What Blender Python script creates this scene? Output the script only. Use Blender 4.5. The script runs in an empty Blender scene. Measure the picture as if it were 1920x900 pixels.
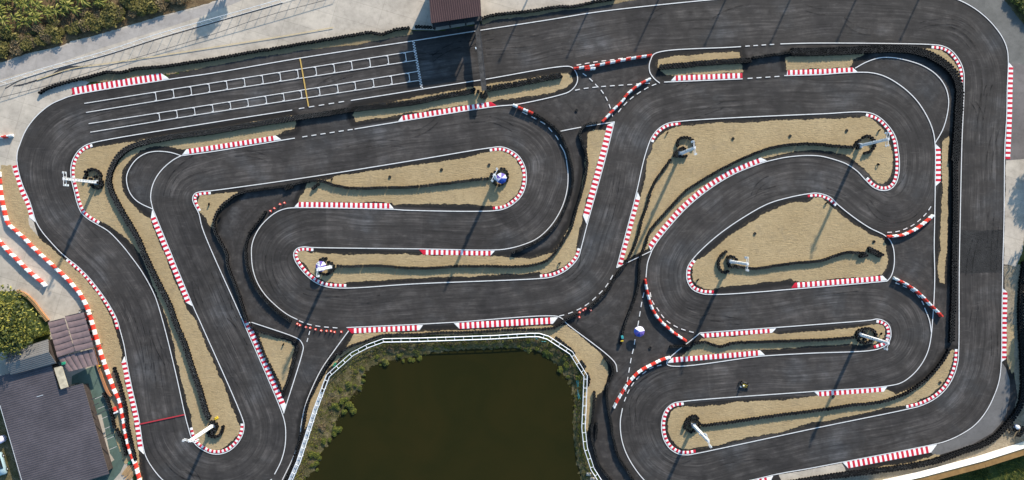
import bpy, bmesh, math, random
import numpy as np
from mathutils import Vector, Matrix
random.seed(7); np.random.seed(7)
R = math.radians
D = bpy.data
SC = bpy.context.scene
COL = SC.collection

# ------------------------------------------------------------------ camera
H = 128.0                      # drone height; 10 photo pixels = 1 m on the ground
NX, NY = 950.0, 426.0          # pixel straight below the drone
cam = D.cameras.new('camera'); co = D.objects.new('camera', cam); COL.objects.link(co)
co.location = (0, 0, H)
cam.sensor_width = 36; cam.lens = 24
cam.shift_x = 10 / 1920; cam.shift_y = -24 / 1920
cam.clip_start = 1; cam.clip_end = 6000
SC.camera = co

# ------------------------------------------------------------------ sky and sun
SUN_EL, SUN_AZ = 23.7, 24.6
w = D.worlds.new('World'); SC.world = w; w.use_nodes = True
nt = w.node_tree; nt.nodes.clear()
sky = nt.nodes.new('ShaderNodeTexSky'); sky.sky_type = 'NISHITA'; sky.sun_disc = False
sky.sun_elevation = R(SUN_EL); sky.sun_rotation = R(SUN_AZ)
bg = nt.nodes.new('ShaderNodeBackground'); bg.inputs['Strength'].default_value = 0.15; sky.ozone_density = 3.0
wo = nt.nodes.new('ShaderNodeOutputWorld')
tint = nt.nodes.new('ShaderNodeMix'); tint.data_type = 'RGBA'; tint.blend_type = 'MULTIPLY'; tint.inputs[0].default_value = 1.0
tint.inputs[7].default_value = (0.86, 1.0, 1.0, 1); nt.links.new(sky.outputs[0], tint.inputs[6])
nt.links.new(tint.outputs[2], bg.inputs[0]); nt.links.new(bg.outputs[0], wo.inputs[0])
sl = D.lights.new('sun', 'SUN'); sl.energy = 4.5; sl.angle = R(1.0); sl.color = (1.0, 0.885, 0.74)
so = D.objects.new('sun', sl); COL.objects.link(so)
sd = Vector((-math.sin(R(SUN_AZ)) * math.cos(R(SUN_EL)), -math.cos(R(SUN_AZ)) * math.cos(R(SUN_EL)), -math.sin(R(SUN_EL))))
so.rotation_euler = sd.to_track_quat('-Z', 'Y').to_euler(); so.location = (40, 90, 60)
SC.view_settings.view_transform = 'Standard'; SC.view_settings.look = 'None'
SC.view_settings.exposure = 0.76; SC.view_settings.gamma = 1.0; SC.view_settings.use_curve_mapping = False

# ------------------------------------------------------------------ helpers
def P(px, py, z=0.0):
    f = (H - z) / H
    return Vector(((px - NX) / 10 * f, (NY - py) / 10 * f, z))

def smooth(pts, step=3.0, closed=False):
    """centripetal Catmull-Rom through pixel points, resampled at about step pixels"""
    pts = [np.array(p[:2], float) for p in pts]
    if len(pts) < 3 and not closed:
        a, b = pts[0], pts[-1]; n = max(1, int(np.linalg.norm(b - a) / step))
        return [tuple(a + (b - a) * i / n) for i in range(n + 1)]
    if closed: ext = [pts[-1]] + pts + [pts[0], pts[1]]
    else: ext = [2 * pts[0] - pts[1]] + pts + [2 * pts[-1] - pts[-2]]
    out = []
    for i in range(1, len(ext) - 2):
        p0, p1, p2, p3 = ext[i-1], ext[i], ext[i+1], ext[i+2]
        d = lambda a, b: max(np.linalg.norm(b - a), 1e-6) ** 0.5
        t0 = 0; t1 = t0 + d(p0, p1); t2 = t1 + d(p1, p2); t3 = t2 + d(p2, p3)
        n = max(1, int(np.linalg.norm(p2 - p1) / step))
        for k in range(n):
            t = t1 + (t2 - t1) * k / n
            a1 = (t1-t)/(t1-t0)*p0 + (t-t0)/(t1-t0)*p1
            a2 = (t2-t)/(t2-t1)*p1 + (t-t1)/(t2-t1)*p2
            a3 = (t3-t)/(t3-t2)*p2 + (t-t2)/(t3-t2)*p3
            b1 = (t2-t)/(t2-t0)*a1 + (t-t0)/(t2-t0)*a2
            b2 = (t3-t)/(t3-t1)*a2 + (t-t1)/(t3-t1)*a3
            out.append(tuple((t2-t)/(t2-t1)*b1 + (t-t1)/(t2-t1)*b2))
    if not closed: out.append(tuple(pts[-1]))
    return out

class Path:
    def __init__(s, pts, raw=False):
        q = np.array(pts if raw else smooth(pts, 1.5))
        s.q = q; s.d = np.concatenate([[0], np.cumsum(np.linalg.norm(np.diff(q, axis=0), axis=1))]); s.L = s.d[-1]
    def at(s, t):
        t = min(max(t, 0), s.L); return np.array([np.interp(t, s.d, s.q[:, 0]), np.interp(t, s.d, s.q[:, 1])])
    def nrm(s, t):      # right-hand normal in the picture (y down)
        a = s.at(t - 1.5); b = s.at(t + 1.5); v = b - a; v /= max(np.linalg.norm(v), 1e-9)
        return np.array([-v[1], v[0]])
    def off(s, t, o): return s.at(t) + s.nrm(t) * o

def link(o):
    COL.objects.link(o); return o

def tag(o, label=None, cat=None, group=None, kind=None):
    if label: o['label'] = label
    if cat: o['category'] = cat
    if group: o['group'] = group
    if kind: o['kind'] = kind
    return o

def empty(name, loc, rz=0, label=None, cat=None, group=None):
    o = link(D.objects.new(name, None)); o.location = loc; o.rotation_euler = (0, 0, rz); o.empty_display_size = 0.3
    return tag(o, label, cat, group)

def mesh_data(name, v, f, mats, mi=None, smoothf=False):
    m = D.meshes.new(name); m.from_pydata([tuple(x) for x in v], [], f)
    for x in (mats if isinstance(mats, (list, tuple)) else [mats]): m.materials.append(x)
    if mi is not None: m.polygons.foreach_set('material_index', mi)
    if smoothf: m.polygons.foreach_set('use_smooth', [True] * len(m.polygons))
    m.update(); return m

def obj(name, v, f, mats, parent=None, mi=None, smoothf=False, loc=None, rot=None):
    o = link(D.objects.new(name, mesh_data(name, v, f, mats, mi, smoothf)))
    if parent: o.parent = parent
    if loc is not None: o.location = loc
    if rot is not None: o.rotation_euler = rot
    return o

class MB:
    """collects simple solids into one mesh"""
    def __init__(s): s.v = []; s.f = []; s.mi = []
    def add(s, v, f, m=0):
        b = len(s.v); s.v += [tuple(x) for x in v]; s.f += [tuple(i + b for i in q) for q in f]; s.mi += [m] * len(f); return s
    def box(s, c, sz, rz=0, m=0, M=None, bev=0.0):
        x, y, z = [k / 2 for k in sz]
        if bev > 0:
            b = bev; v = []
            for zz, k in ((-z, 1), (-z + b, 0), (z - b, 0), (z, 1)):
                xx = x - b * k; yy = y - b * k
                v += [(-xx + b*(1-k)*.5, -yy, zz), (xx - b*(1-k)*.5, -yy, zz), (xx, -yy + b*(1-k)*.5, zz), (xx, yy - b*(1-k)*.5, zz), (xx - b*(1-k)*.5, yy, zz), (-xx + b*(1-k)*.5, yy, zz), (-xx, yy - b*(1-k)*.5, zz), (-xx, -yy + b*(1-k)*.5, zz)]
            f = [tuple(range(7, -1, -1)), tuple(range(24, 32))]
            for r in range(3):
                for i in range(8): f.append((r*8+i, r*8+(i+1) % 8, r*8+8+(i+1) % 8, r*8+8+i))
        else:
            v = [(i, j, k) for k in (-z, z) for (i, j) in ((-x, -y), (x, -y), (x, y), (-x, y))]
            f = [(3, 2, 1, 0), (4, 5, 6, 7), (0, 1, 5, 4), (1, 2, 6, 5), (2, 3, 7, 6), (3, 0, 4, 7)]
        T = (M if M is not None else Matrix.Translation(c) @ Matrix.Rotation(rz, 4, 'Z'))
        return s.add([T @ Vector(p) for p in v], f, m)
    def tube(s, a, b, r0, r1=None, n=8, m=0):
        a = Vector(a); b = Vector(b); r1 = r0 if r1 is None else r1
        q = (b - a).to_track_quat('Z', 'X'); v = []
        for p, r in ((a, r0), (b, r1)):
            for i in range(n):
                t = 2 * math.pi * i / n; v.append(p + q @ Vector((r * math.cos(t), r * math.sin(t), 0)))
        f = [tuple(range(n - 1, -1, -1)), tuple(range(n, 2 * n))] + [(i, (i + 1) % n, n + (i + 1) % n, n + i) for i in range(n)]
        return s.add(v, f, m)
    def lathe(s, prof, n=14, c=(0, 0, 0), m=0, mis=None, close=False):
        v = [(c[0] + r * math.cos(2*math.pi*i/n), c[1] + r * math.sin(2*math.pi*i/n), c[2] + z) for r, z in prof for i in range(n)]
        b = len(s.v); s.v += v; k = len(prof)
        for j in range(k if close else k - 1):
            j2 = (j + 1) % k
            for i in range(n):
                s.f.append((b+j*n+i, b+j*n+(i+1) % n, b+j2*n+(i+1) % n, b+j2*n+i)); s.mi.append(mis[j] if mis else m)
        return s
    def build(s, name, mats, parent=None, smoothf=False, loc=None, rot=None):
        return obj(name, s.v, s.f, mats, parent, s.mi, smoothf, loc, rot)

# ------------------------------------------------------------------ materials
def mat(name, rough=0.8, spec=0.3):
    m = D.materials.new(name); m.use_nodes = True; t = m.node_tree
    b = t.nodes['Principled BSDF']; b.inputs['Roughness'].default_value = rough; b.inputs['Specular IOR Level'].default_value = spec
    return m, t, b
def N(t, typ, **kw):
    n = t.nodes.new(typ)
    for k, v in kw.items():
        if k in n.inputs: n.inputs[k].default_value = v
        else: setattr(n, k, v)
    return n
def noise(t, vec, scale, detail=4, rough=0.55, dist=0.0):
    n = N(t, 'ShaderNodeTexNoise', Scale=scale, Detail=detail, Roughness=rough, Distortion=dist)
    if vec is not None: t.links.new(vec, n.inputs['Vector'])
    return n.outputs['Fac']
def ramp(t, fac, stops, interp='LINEAR'):
    r = t.nodes.new('ShaderNodeValToRGB'); e = r.color_ramp; e.interpolation = interp
    while len(e.elements) > 1: e.elements.remove(e.elements[-1])
    e.elements[0].position = stops[0][0]; c = stops[0][1]; e.elements[0].color = (*c, 1) if len(c) == 3 else c
    for p, c in stops[1:]:
        k = e.elements.new(p); k.color = (*c, 1)
    t.links.new(fac, r.inputs[0]); return r.outputs[0]
def g3(x): return (x, x, x)
def mixc(t, fac, a, b, typ='MIX'):
    n = t.nodes.new('ShaderNodeMix'); n.data_type = 'RGBA'; n.blend_type = typ
    for s, x in ((n.inputs[0], fac), (n.inputs[6], a), (n.inputs[7], b)):
        if hasattr(x, 'links'): t.links.new(x, s)
        elif isinstance(x, (int, float)): s.default_value = x
        else: s.default_value = (*x, 1)
    return n.outputs[2]
def mth(t, op, a, b=None, c=None, clamp=False):
    n = t.nodes.new('ShaderNodeMath'); n.operation = op; n.use_clamp = clamp
    for i, x in enumerate((a, b, c)):
        if x is None: continue
        if hasattr(x, 'links'): t.links.new(x, n.inputs[i])
        else: n.inputs[i].default_value = x
    return n.outputs[0]
def mrange(t, x, a, b, c=0.0, d=1.0):
    n = t.nodes.new('ShaderNodeMapRange'); t.links.new(x, n.inputs[0])
    for i, k in enumerate((a, b, c, d)): n.inputs[i+1].default_value = k
    return n.outputs[0]
def objco(t, scale=(1, 1, 1), rot=0.0):
    c = t.nodes.new('ShaderNodeTexCoord'); mp = t.nodes.new('ShaderNodeMapping')
    mp.inputs['Scale'].default_value = scale; mp.inputs['Rotation'].default_value = (0, 0, rot)
    t.links.new(c.outputs['Object'], mp.inputs[0]); return mp.outputs[0]
def bump(t, b, h, strength=0.5, dist=0.05):
    n = t.nodes.new('ShaderNodeBump'); n.inputs['Strength'].default_value = strength; n.inputs['Distance'].default_value = dist
    t.links.new(h, n.inputs['Height']); t.links.new(n.outputs[0], b.inputs['Normal'])
def setc(t, b, c): t.links.new(c, b.inputs['Base Color'])

def simple(name, col, rough=0.7, spec=0.3, var=0.25, scale=3.0, metal=0.0):
    m, t, b = mat(name, rough, spec); b.inputs['Metallic'].default_value = metal
    f = noise(t, objco(t), scale, 5)
    setc(t, b, ramp(t, f, [(0.3, tuple(x*(1-var) for x in col)), (0.7, tuple(min(x*(1+var), 1) for x in col))]))
    return m

def m_asphalt():
    m, t, b = mat('asphalt', 0.82, 0.28)
    def at(n):
        a = t.nodes.new('ShaderNodeAttribute'); a.attribute_name = n; return a.outputs['Fac']
    u, v, ds = at('along'), at('across'), at('sandgap')
    oc = objco(t)
    wob = noise(t, oc, 0.045, 2, 0.4)
    v0 = v
    v = mth(t, 'ADD', v, mth(t, 'MULTIPLY', mth(t, 'SUBTRACT', wob, 0.5), 3.0))
    cv = t.nodes.new('ShaderNodeCombineXYZ')
    t.links.new(mth(t, 'MULTIPLY', u, 0.045), cv.inputs[0]); t.links.new(mth(t, 'MULTIPLY', v, 0.95), cv.inputs[1])
    st1 = noise(t, cv.outputs[0], 1.25, 7, 0.66)
    cv2 = t.nodes.new('ShaderNodeCombineXYZ')
    t.links.new(mth(t, 'MULTIPLY', u, 0.10), cv2.inputs[0]); t.links.new(mth(t, 'MULTIPLY', v, 4.2), cv2.inputs[1])
    st2 = noise(t, cv2.outputs[0], 1.0, 4, 0.7)
    av = mth(t, 'ABSOLUTE', v0)
    wline = mrange(t, av, 2.6, 4.3, 1.0, 0.15)
    big = noise(t, oc, 0.09, 5, 0.6)
    med = noise(t, oc, 0.6, 6, 0.65)
    fine = noise(t, oc, 9.0, 3, 0.6)
    streak = mth(t, 'MULTIPLY', mrange(t, st1, 0.36, 0.70), mrange(t, st2, 0.25, 0.75, 0.35, 1.15))
    streak = mth(t, 'MULTIPLY', streak, wline)
    streak = mth(t, 'MULTIPLY', streak, mrange(t, big, 0.3, 0.65, 0.35, 1.2))
    blot = noise(t, oc, 0.28, 5, 0.6)
    bm_ = mrange(t, blot, 0.36, 0.62, 0.0, 1.25)
    streak = mth(t, 'MULTIPLY', streak, mth(t, 'MAXIMUM', bm_, 0.25))
    lum = mth(t, 'ADD', mth(t, 'MULTIPLY', streak, 0.075), mrange(t, big, 0.25, 0.75, 0.021, 0.040))
    cv3 = t.nodes.new('ShaderNodeCombineXYZ')
    t.links.new(mth(t, 'MULTIPLY', u, 0.07), cv3.inputs[0]); t.links.new(mth(t, 'MULTIPLY', v, 2.6), cv3.inputs[1]); cv3.inputs[2].default_value = 4.0
    st3 = noise(t, cv3.outputs[0], 1.0, 5, 0.75)
    lum = mth(t, 'ADD', lum, mth(t, 'MULTIPLY', mth(t, 'MULTIPLY', mrange(t, st3, 0.54, 0.78), mth(t, 'MULTIPLY', wline, bm_)), 0.068))
    lum = mth(t, 'MULTIPLY', lum, mth(t, 'SUBTRACT', 1.0, mth(t, 'MULTIPLY', mrange(t, st3, 0.48, 0.28), 0.55)))
    lum = mth(t, 'MULTIPLY', lum, mrange(t, med, 0.25, 0.75, 0.76, 1.24))
    # relaid patches across the track
    vor = t.nodes.new('ShaderNodeTexVoronoi'); vor.voronoi_dimensions = '1D'; vor.inputs['Scale'].default_value = 0.055
    t.links.new(u, vor.inputs['W'])
    sp = t.nodes.new('ShaderNodeSeparateColor'); t.links.new(vor.outputs['Color'], sp.inputs[0])
    lum = mth(t, 'MULTIPLY', lum, mrange(t, sp.outputs[0], 0.0, 1.0, 0.84, 1.14))
    lum = mth(t, 'MULTIPLY', lum, mrange(t, fine, 0.2, 0.8, 0.86, 1.14))
    # faint scrapes and pale scuffs off the racing line
    sc = noise(t, objco(t, (0.5, 2.2, 1), 0.6), 0.8, 8, 0.72)
    lum = mth(t, 'ADD', lum, mth(t, 'MULTIPLY', mrange(t, sc, 0.55, 0.80), 0.045))
    offl = mrange(t, av, 4.3, 6.0, 0.0, 1.0)
    lum = mth(t, 'ADD', lum, mth(t, 'MULTIPLY', offl, mth(t, 'ADD', 0.004, mth(t, 'MULTIPLY', mrange(t, med, 0.48, 0.78), 0.030))))
    # fresh tack coat beside the sand beds
    gap = mth(t, 'ADD', ds, mth(t, 'MULTIPLY', mth(t, 'SUBTRACT', med, 0.5), 0.9))
    fr = mth(t, 'MULTIPLY', mrange(t, gap, 0.9, 1.5, 1.0, 0.0), mrange(t, av, 4.0, 4.25, 0.0, 1.0))
    lum = mixc(t, fr, lum, (0.0125, 0.0125, 0.0125))
    cm = t.nodes.new('ShaderNodeMix'); cm.data_type = 'RGBA'; cm.blend_type = 'MULTIPLY'; cm.inputs[0].default_value = 1
    t.links.new(lum, cm.inputs[6])
    t.links.new(ramp(t, big, [(0.3, (1.06, 0.96, 0.92)), (0.5, (1.08, 0.96, 0.88)), (0.66, (1.0, 0.97, 0.97)), (0.8, (0.94, 0.98, 1.06))]), cm.inputs[7])  # cool end puts the sky's sheen on rubbered tarmac into the colour
    # thin sand drifting on to the tack coat
    dust = mth(t, 'MULTIPLY', mrange(t, ds, 0.0, 0.55, 1.0, 0.0), mrange(t, noise(t, oc, 2.2, 6, 0.7), 0.48, 0.68))
    c = mixc(t, mth(t, 'MULTIPLY', dust, 0.55), cm.outputs[2], (0.20, 0.155, 0.09))
    setc(t, b, c)
    t.links.new(mrange(t, streak, 0, 1, 0.86, 0.72), b.inputs['Roughness'])
    bump(t, b, fine, 0.25, 0.02)
    return m
def m_sand(name, tint=1.0):
    m, t, b = mat(name, 0.95, 0.1)
    oc = objco(t); big = noise(t, oc, 0.12, 4); med = noise(t, oc, 1.3, 6, 0.65); fine = noise(t, oc, 7, 5, 0.7)
    rake = noise(t, objco(t, (0.7, 3.0, 1), 0.12), 1.5, 5, 0.65, 1.2)
    c = ramp(t, big, [(0.3, (0.345*tint, 0.255*tint, 0.138*tint)), (0.7, (0.41*tint, 0.31*tint, 0.175*tint))])
    c = mixc(t, 1.0, c, ramp(t, med, [(0.25, g3(0.80)), (0.5, g3(1.0)), (0.8, g3(1.14))]), 'MULTIPLY')
    c = mixc(t, 1.0, c, ramp(t, fine, [(0.25, g3(0.72)), (0.5, g3(1.0)), (0.8, g3(1.16))]), 'MULTIPLY')
    spk = noise(t, oc, 4.5, 2, 0.5)
    c = mixc(t, mrange(t, spk, 0.70, 0.76, 0.0, 0.55), c, (0.13, 0.10, 0.06))
    pt = noise(t, oc, 0.42, 7, 0.7, 0.6)
    c = mixc(t, mrange(t, pt, 0.54, 0.74, 0.0, 0.42), c, (0.20*tint, 0.165*tint, 0.115*tint))
    pl = noise(t, objco(t, (0.35, 1.2, 1), 0.15), 0.9, 6, 0.7)
    c = mixc(t, mrange(t, pl, 0.58, 0.76, 0.0, 0.25), c, (0.47*tint, 0.37*tint, 0.22*tint))
    setc(t, b, c)
    h = mth(t, 'ADD', mth(t, 'MULTIPLY', rake, 1.0), mth(t, 'MULTIPLY', fine, 0.55))
    bump(t, b, h, 0.75, 0.16)
    return m
def m_concrete(name, col, joint=0.25, rot=0.29, stain=0.35):
    m, t, b = mat(name, 0.85, 0.2)
    oc = objco(t); big = noise(t, oc, 0.16, 6, 0.65); med = noise(t, oc, 0.9, 7, 0.7); fine = noise(t, oc, 9, 3)
    c = ramp(t, big, [(0.25, tuple(x*(1-stain) for x in col)), (0.55, col), (0.8, tuple(min(x*1.22, .75) for x in col))])
    c = mixc(t, 1.0, c, ramp(t, med, [(0.25, g3(0.76)), (0.5, g3(1.0)), (0.8, g3(1.12))]), 'MULTIPLY')
    c = mixc(t, 1.0, c, ramp(t, fine, [(0.2, g3(0.9)), (0.8, g3(1.08))]), 'MULTIPLY')
    br = t.nodes.new('ShaderNodeTexBrick'); t.links.new(objco(t, (1, 1, 1), rot), br.inputs['Vector'])
    br.inputs['Scale'].default_value = 1.0; br.inputs['Brick Width'].default_value = 8.5; br.inputs['Row Height'].default_value = 3.6
    br.inputs['Mortar Size'].default_value = 0.05; br.inputs['Mortar Smooth'].default_value = 0.3; br.offset = 0.0
    br.inputs['Color1'].default_value = (1, 1, 1, 1); br.inputs['Color2'].default_value = (0.90, 0.90, 0.91, 1); br.inputs['Mortar'].default_value = (1-joint, 1-joint, 1-joint, 1)
    c = mixc(t, 1.0, c, br.outputs['Color'], 'MULTIPLY')
    sm = noise(t, objco(t, (0.4, 1.8, 1), rot + 0.2), 0.7, 6, 0.7)
    c = mixc(t, mrange(t, sm, 0.62, 0.8, 0.0, 0.35), c, tuple(x*0.35 for x in col))
    setc(t, b, c); bump(t, b, fine, 0.15, 0.02)
    return m
def m_soil(name, a, b_, c_):
    m, t, b = mat(name, 0.95, 0.1)
    oc = objco(t); n1 = noise(t, oc, 0.5, 7, 0.7); n2 = noise(t, oc, 4, 5, 0.7)
    c = ramp(t, n1, [(0.3, a), (0.5, b_), (0.7, c_)])
    c = mixc(t, 1.0, c, ramp(t, n2, [(0.25, g3(0.6)), (0.8, g3(1.3))]), 'MULTIPLY')
    setc(t, b, c); bump(t, b, n2, 0.6, 0.15); return m
def m_paint(name, col, wear=0.35, rough=0.6):
    m, t, b = mat(name, rough, 0.35)
    oc = objco(t); n1 = noise(t, oc, 1.6, 7, 0.72); n2 = noise(t, oc, 14, 3)
    c = mixc(t, mrange(t, n1, 0.50, 0.78, 0.0, wear), col, tuple(x*0.35+0.02 for x in col))
    c = mixc(t, 1.0, c, ramp(t, n2, [(0.2, g3(0.86)), (0.8, g3(1.08))]), 'MULTIPLY')
    setc(t, b, c); return m
def m_leaf(name, dark, mid, light, scale=0.7, dry=None):
    m, t, b = mat(name, 0.6, 0.25)
    g = t.nodes.new('ShaderNodeNewGeometry'); oc = objco(t)
    n1 = noise(t, oc, scale, 4, 0.6)
    r = mth(t, 'ADD', mth(t, 'MULTIPLY', g.outputs['Random Per Island'], 0.45), mth(t, 'MULTIPLY', n1, 0.6))
    c = ramp(t, r, [(0.3, dark), (0.52, mid), (0.78, light)])
    if dry: c = mixc(t, mrange(t, noise(t, oc, scale*0.7, 3), 0.55, 0.68), c, dry)
    setc(t, b, c)
    b.inputs['Subsurface Weight'].default_value = 0.0
    return m
def m_corr(name, col, period, rot, ribs=0.35, var=0.18):
    m, t, b = mat(name, 0.55, 0.35)
    oc = objco(t); wv = t.nodes.new('ShaderNodeTexWave'); wv.inputs['Scale'].default_value = 1.0 / period * 0.314
    wv.wave_profile = 'SIN'; t.links.new(objco(t, (1, 1, 1), rot), wv.inputs['Vector'])
    big = noise(t, oc, 0.25, 6, 0.7); fine = noise(t, oc, 3.0, 5, 0.7)
    c = ramp(t, big, [(0.25, tuple(x*(1-var) for x in col)), (0.75, tuple(x*(1+var) for x in col))])
    c = mixc(t, 1.0, c, ramp(t, fine, [(0.25, g3(0.85)), (0.8, g3(1.12))]), 'MULTIPLY')
    c = mixc(t, 1.0, c, ramp(t, wv.outputs['Fac'], [(0.0, g3(1 - ribs)), (0.5, g3(1.0))]), 'MULTIPLY')
    setc(t, b, c); bump(t, b, wv.outputs['Fac'], 0.6, 0.06); return m

M = {}
M['asphalt'] = m_asphalt()
M['sand'] = m_sand('sand'); M['sand_dark'] = m_sand('dusty verge', 0.72)
M['conc'] = m_concrete('pale concrete', (0.50, 0.44, 0.36)); M['conc2'] = m_concrete('grey concrete apron', (0.165, 0.16, 0.145), 0.08, 0.1)
M['conc3'] = m_concrete('road concrete', (0.385, 0.35, 0.315), 0.15)
M['apron'] = m_concrete('grey runoff', (0.15, 0.145, 0.14), 0.0, 0.0, 0.15)
M['conc4'] = m_concrete('mauve grey concrete', (0.175, 0.155, 0.145), 0.1, 0.0)
M['patch'] = m_soil('relaid asphalt', (0.027, 0.0265, 0.026), (0.037, 0.036, 0.0355), (0.052, 0.051, 0.050))
M['palepatch'] = m_soil('worn pale asphalt', (0.03, 0.029, 0.028), (0.042, 0.04, 0.038), (0.06, 0.057, 0.053))
M['terrace'] = m_concrete('green terrace floor', (0.10, 0.15, 0.125), 0.1, 0.3)
M['soil'] = m_soil('bare soil', (0.09, 0.06, 0.033), (0.16, 0.11, 0.06), (0.24, 0.17, 0.09))
M['bank'] = m_soil('bank soil', (0.06, 0.055, 0.022), (0.115, 0.098, 0.045), (0.21, 0.165, 0.10))
M['dirt'] = m_soil('dry dirt', (0.20, 0.165, 0.11), (0.29, 0.24, 0.17), (0.36, 0.31, 0.23))
M['grass'] = m_soil('rough grass', (0.03, 0.045, 0.012), (0.055, 0.075, 0.02), (0.12, 0.11, 0.04))
M['white'] = m_paint('white road paint', (0.66, 0.655, 0.64), 0.62)
M['yellow'] = m_paint('yellow road paint', (0.50, 0.33, 0.09), 0.55)
M['faint_yellow'] = m_paint('worn yellow paint', (0.52, 0.42, 0.25), 0.7)
M['redline'] = m_paint('red road paint', (0.42, 0.03, 0.04), 0.4)
M['kred'] = m_paint('red kerb paint', (0.56, 0.014, 0.036), 0.5, 0.5)
M['kwhite'] = m_paint('white kerb paint', (0.80, 0.79, 0.77), 0.42, 0.5)
M['pred'] = simple('red barrier plastic', (0.62, 0.045, 0.028), 0.45, 0.4, 0.18, 2.0)
M['pwhite'] = simple('white barrier plastic', (0.76, 0.76, 0.74), 0.45, 0.4, 0.10, 2.0)
M['rubber'] = simple('tyre tread rubber', (0.006, 0.006, 0.0065), 0.9, 0.05, 0.3, 4)
def m_side():
    m, t, b = mat('tyre sidewall rubber', 0.9, 0.06)
    oi = t.nodes.new('ShaderNodeObjectInfo')
    f = mth(t, 'ADD', mth(t, 'MULTIPLY', oi.outputs['Random'], 0.42), mth(t, 'MULTIPLY', noise(t, objco(t), 1.7, 2), 0.62))
    setc(t, b, ramp(t, f, [(0.15, g3(0.020)), (0.5, (0.05, 0.05, 0.049)), (0.75, (0.10, 0.10, 0.098)), (0.9, (0.26, 0.26, 0.25))]))
    return m
M['side'] = m_side()
M['mast'] = simple('white painted steel', (0.74, 0.75, 0.76), 0.4, 0.5, 0.08, 1.5)
M['galv'] = simple('galvanised steel', (0.50, 0.53, 0.55), 0.4, 0.5, 0.12, 2.0, 0.2)
M['lamp'] = simple('floodlight glass', (0.55, 0.6, 0.62), 0.15, 0.6, 0.1, 2)
M['black'] = simple('black plastic', (0.015, 0.015, 0.016), 0.5, 0.4, 0.3)
M['dark'] = simple('dark steel', (0.035, 0.035, 0.038), 0.6, 0.4, 0.3)
M['cone'] = simple('orange red cone plastic', (0.60, 0.05, 0.025), 0.5, 0.4, 0.15)
M['teal'] = simple('teal fabric', (0.04, 0.28, 0.30), 0.8, 0.2, 0.2)
M['yfab'] = simple('yellow fabric', (0.60, 0.42, 0.03), 0.8, 0.2, 0.2)
M['green'] = simple('green tarp', (0.02, 0.24, 0.13), 0.6, 0.3, 0.3)
M['purple'] = simple('purple umbrella cloth', (0.13, 0.09, 0.33), 0.7, 0.2, 0.15)
M['blue'] = simple('blue umbrella cloth', (0.02, 0.06, 0.30), 0.7, 0.2, 0.15)
M['lilac'] = simple('pale lilac umbrella cloth', (0.62, 0.60, 0.74), 0.7, 0.2, 0.08)
M['redroof'] = m_corr('red corrugated roof', (0.085, 0.044, 0.040), 0.40, R(90) - 0.13 + R(90), 0.28)
M['greyroof'] = m_corr('purple grey ribbed roof', (0.086, 0.074, 0.080), 0.42, R(90) - 0.285, 0.14, 0.30)
M['lightroof'] = m_corr('light grey tiled roof', (0.185, 0.175, 0.165), 0.34, R(90) - 0.30, 0.35)
M['wall'] = simple('rendered wall', (0.05, 0.038, 0.033), 0.85, 0.2, 0.2, 1.5)
M['dwall'] = simple('dark interior wall', (0.02, 0.02, 0.022), 0.85, 0.2, 0.2, 1.5)
M['canopy'] = simple('mauve canopy fabric', (0.20, 0.142, 0.138), 0.75, 0.2, 0.16, 1.4)
M['tan'] = simple('tan render', (0.40, 0.26, 0.13), 0.8, 0.2, 0.22, 1.2)
M['wwall'] = simple('white hoarding panel', (0.78, 0.76, 0.71), 0.55, 0.3, 0.05, 0.8)
M['ply'] = simple('brown plywood', (0.26, 0.15, 0.055), 0.8, 0.2, 0.2, 1.2)
M['brick'] = simple('orange brick', (0.34, 0.16, 0.075), 0.85, 0.2, 0.35, 6)
M['beam'] = simple('weathered gantry board', (0.050, 0.048, 0.046), 0.7, 0.3, 0.55, 1.6)
M['bark'] = simple('bark', (0.12, 0.09, 0.06), 0.9, 0.1, 0.3, 5)
M['pipe'] = simple('turquoise pipe', (0.10, 0.42, 0.42), 0.5, 0.4, 0.2)
M['leafA'] = m_leaf('tree leaves', (0.016, 0.028, 0.009), (0.065, 0.080, 0.016), (0.30, 0.265, 0.045), 0.34)
M['leafB'] = m_leaf('olive shrub leaves', (0.032, 0.033, 0.009), (0.105, 0.095, 0.022), (0.25, 0.20, 0.055), 0.5)
M['leafC'] = m_leaf('bank shrub leaves', (0.024, 0.036, 0.008), (0.085, 0.10, 0.014), (0.24, 0.225, 0.03), 0.5)
M['leafD'] = m_leaf('dry brush', (0.06, 0.042, 0.02), (0.125, 0.09, 0.045), (0.22, 0.165, 0.085), 0.7)
M['banana'] = m_leaf('banana leaves', (0.03, 0.045, 0.010), (0.14, 0.145, 0.022), (0.45, 0.38, 0.11), 0.8)
def m_water():
    m, t, b = mat('pond water', 0.08, 0.12)
    oc = objco(t); n1 = noise(t, oc, 0.07, 7, 0.65, 0.8)
    setc(t, b, ramp(t, n1, [(0.3, (0.0150, 0.0155, 0.0036)), (0.5, (0.0190, 0.0175, 0.0040)), (0.72, (0.023, 0.0190, 0.0044))]))
    bump(t, b, noise(t, objco(t, (1, 2.2, 1), 0.4), 1.1, 5), 0.12, 0.04); return m
M['water'] = m_water()

def m_skid():
    m, t, b = mat('rubber skid', 0.8, 0.2); b.inputs['Base Color'].default_value = (0.010, 0.010, 0.011, 1)
    n1 = noise(t, objco(t), 0.7, 5, 0.7); t.links.new(mrange(t, n1, 0.38, 0.72, 0.0, 0.75), b.inputs['Alpha']); return m
M['skid'] = m_skid()
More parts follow.
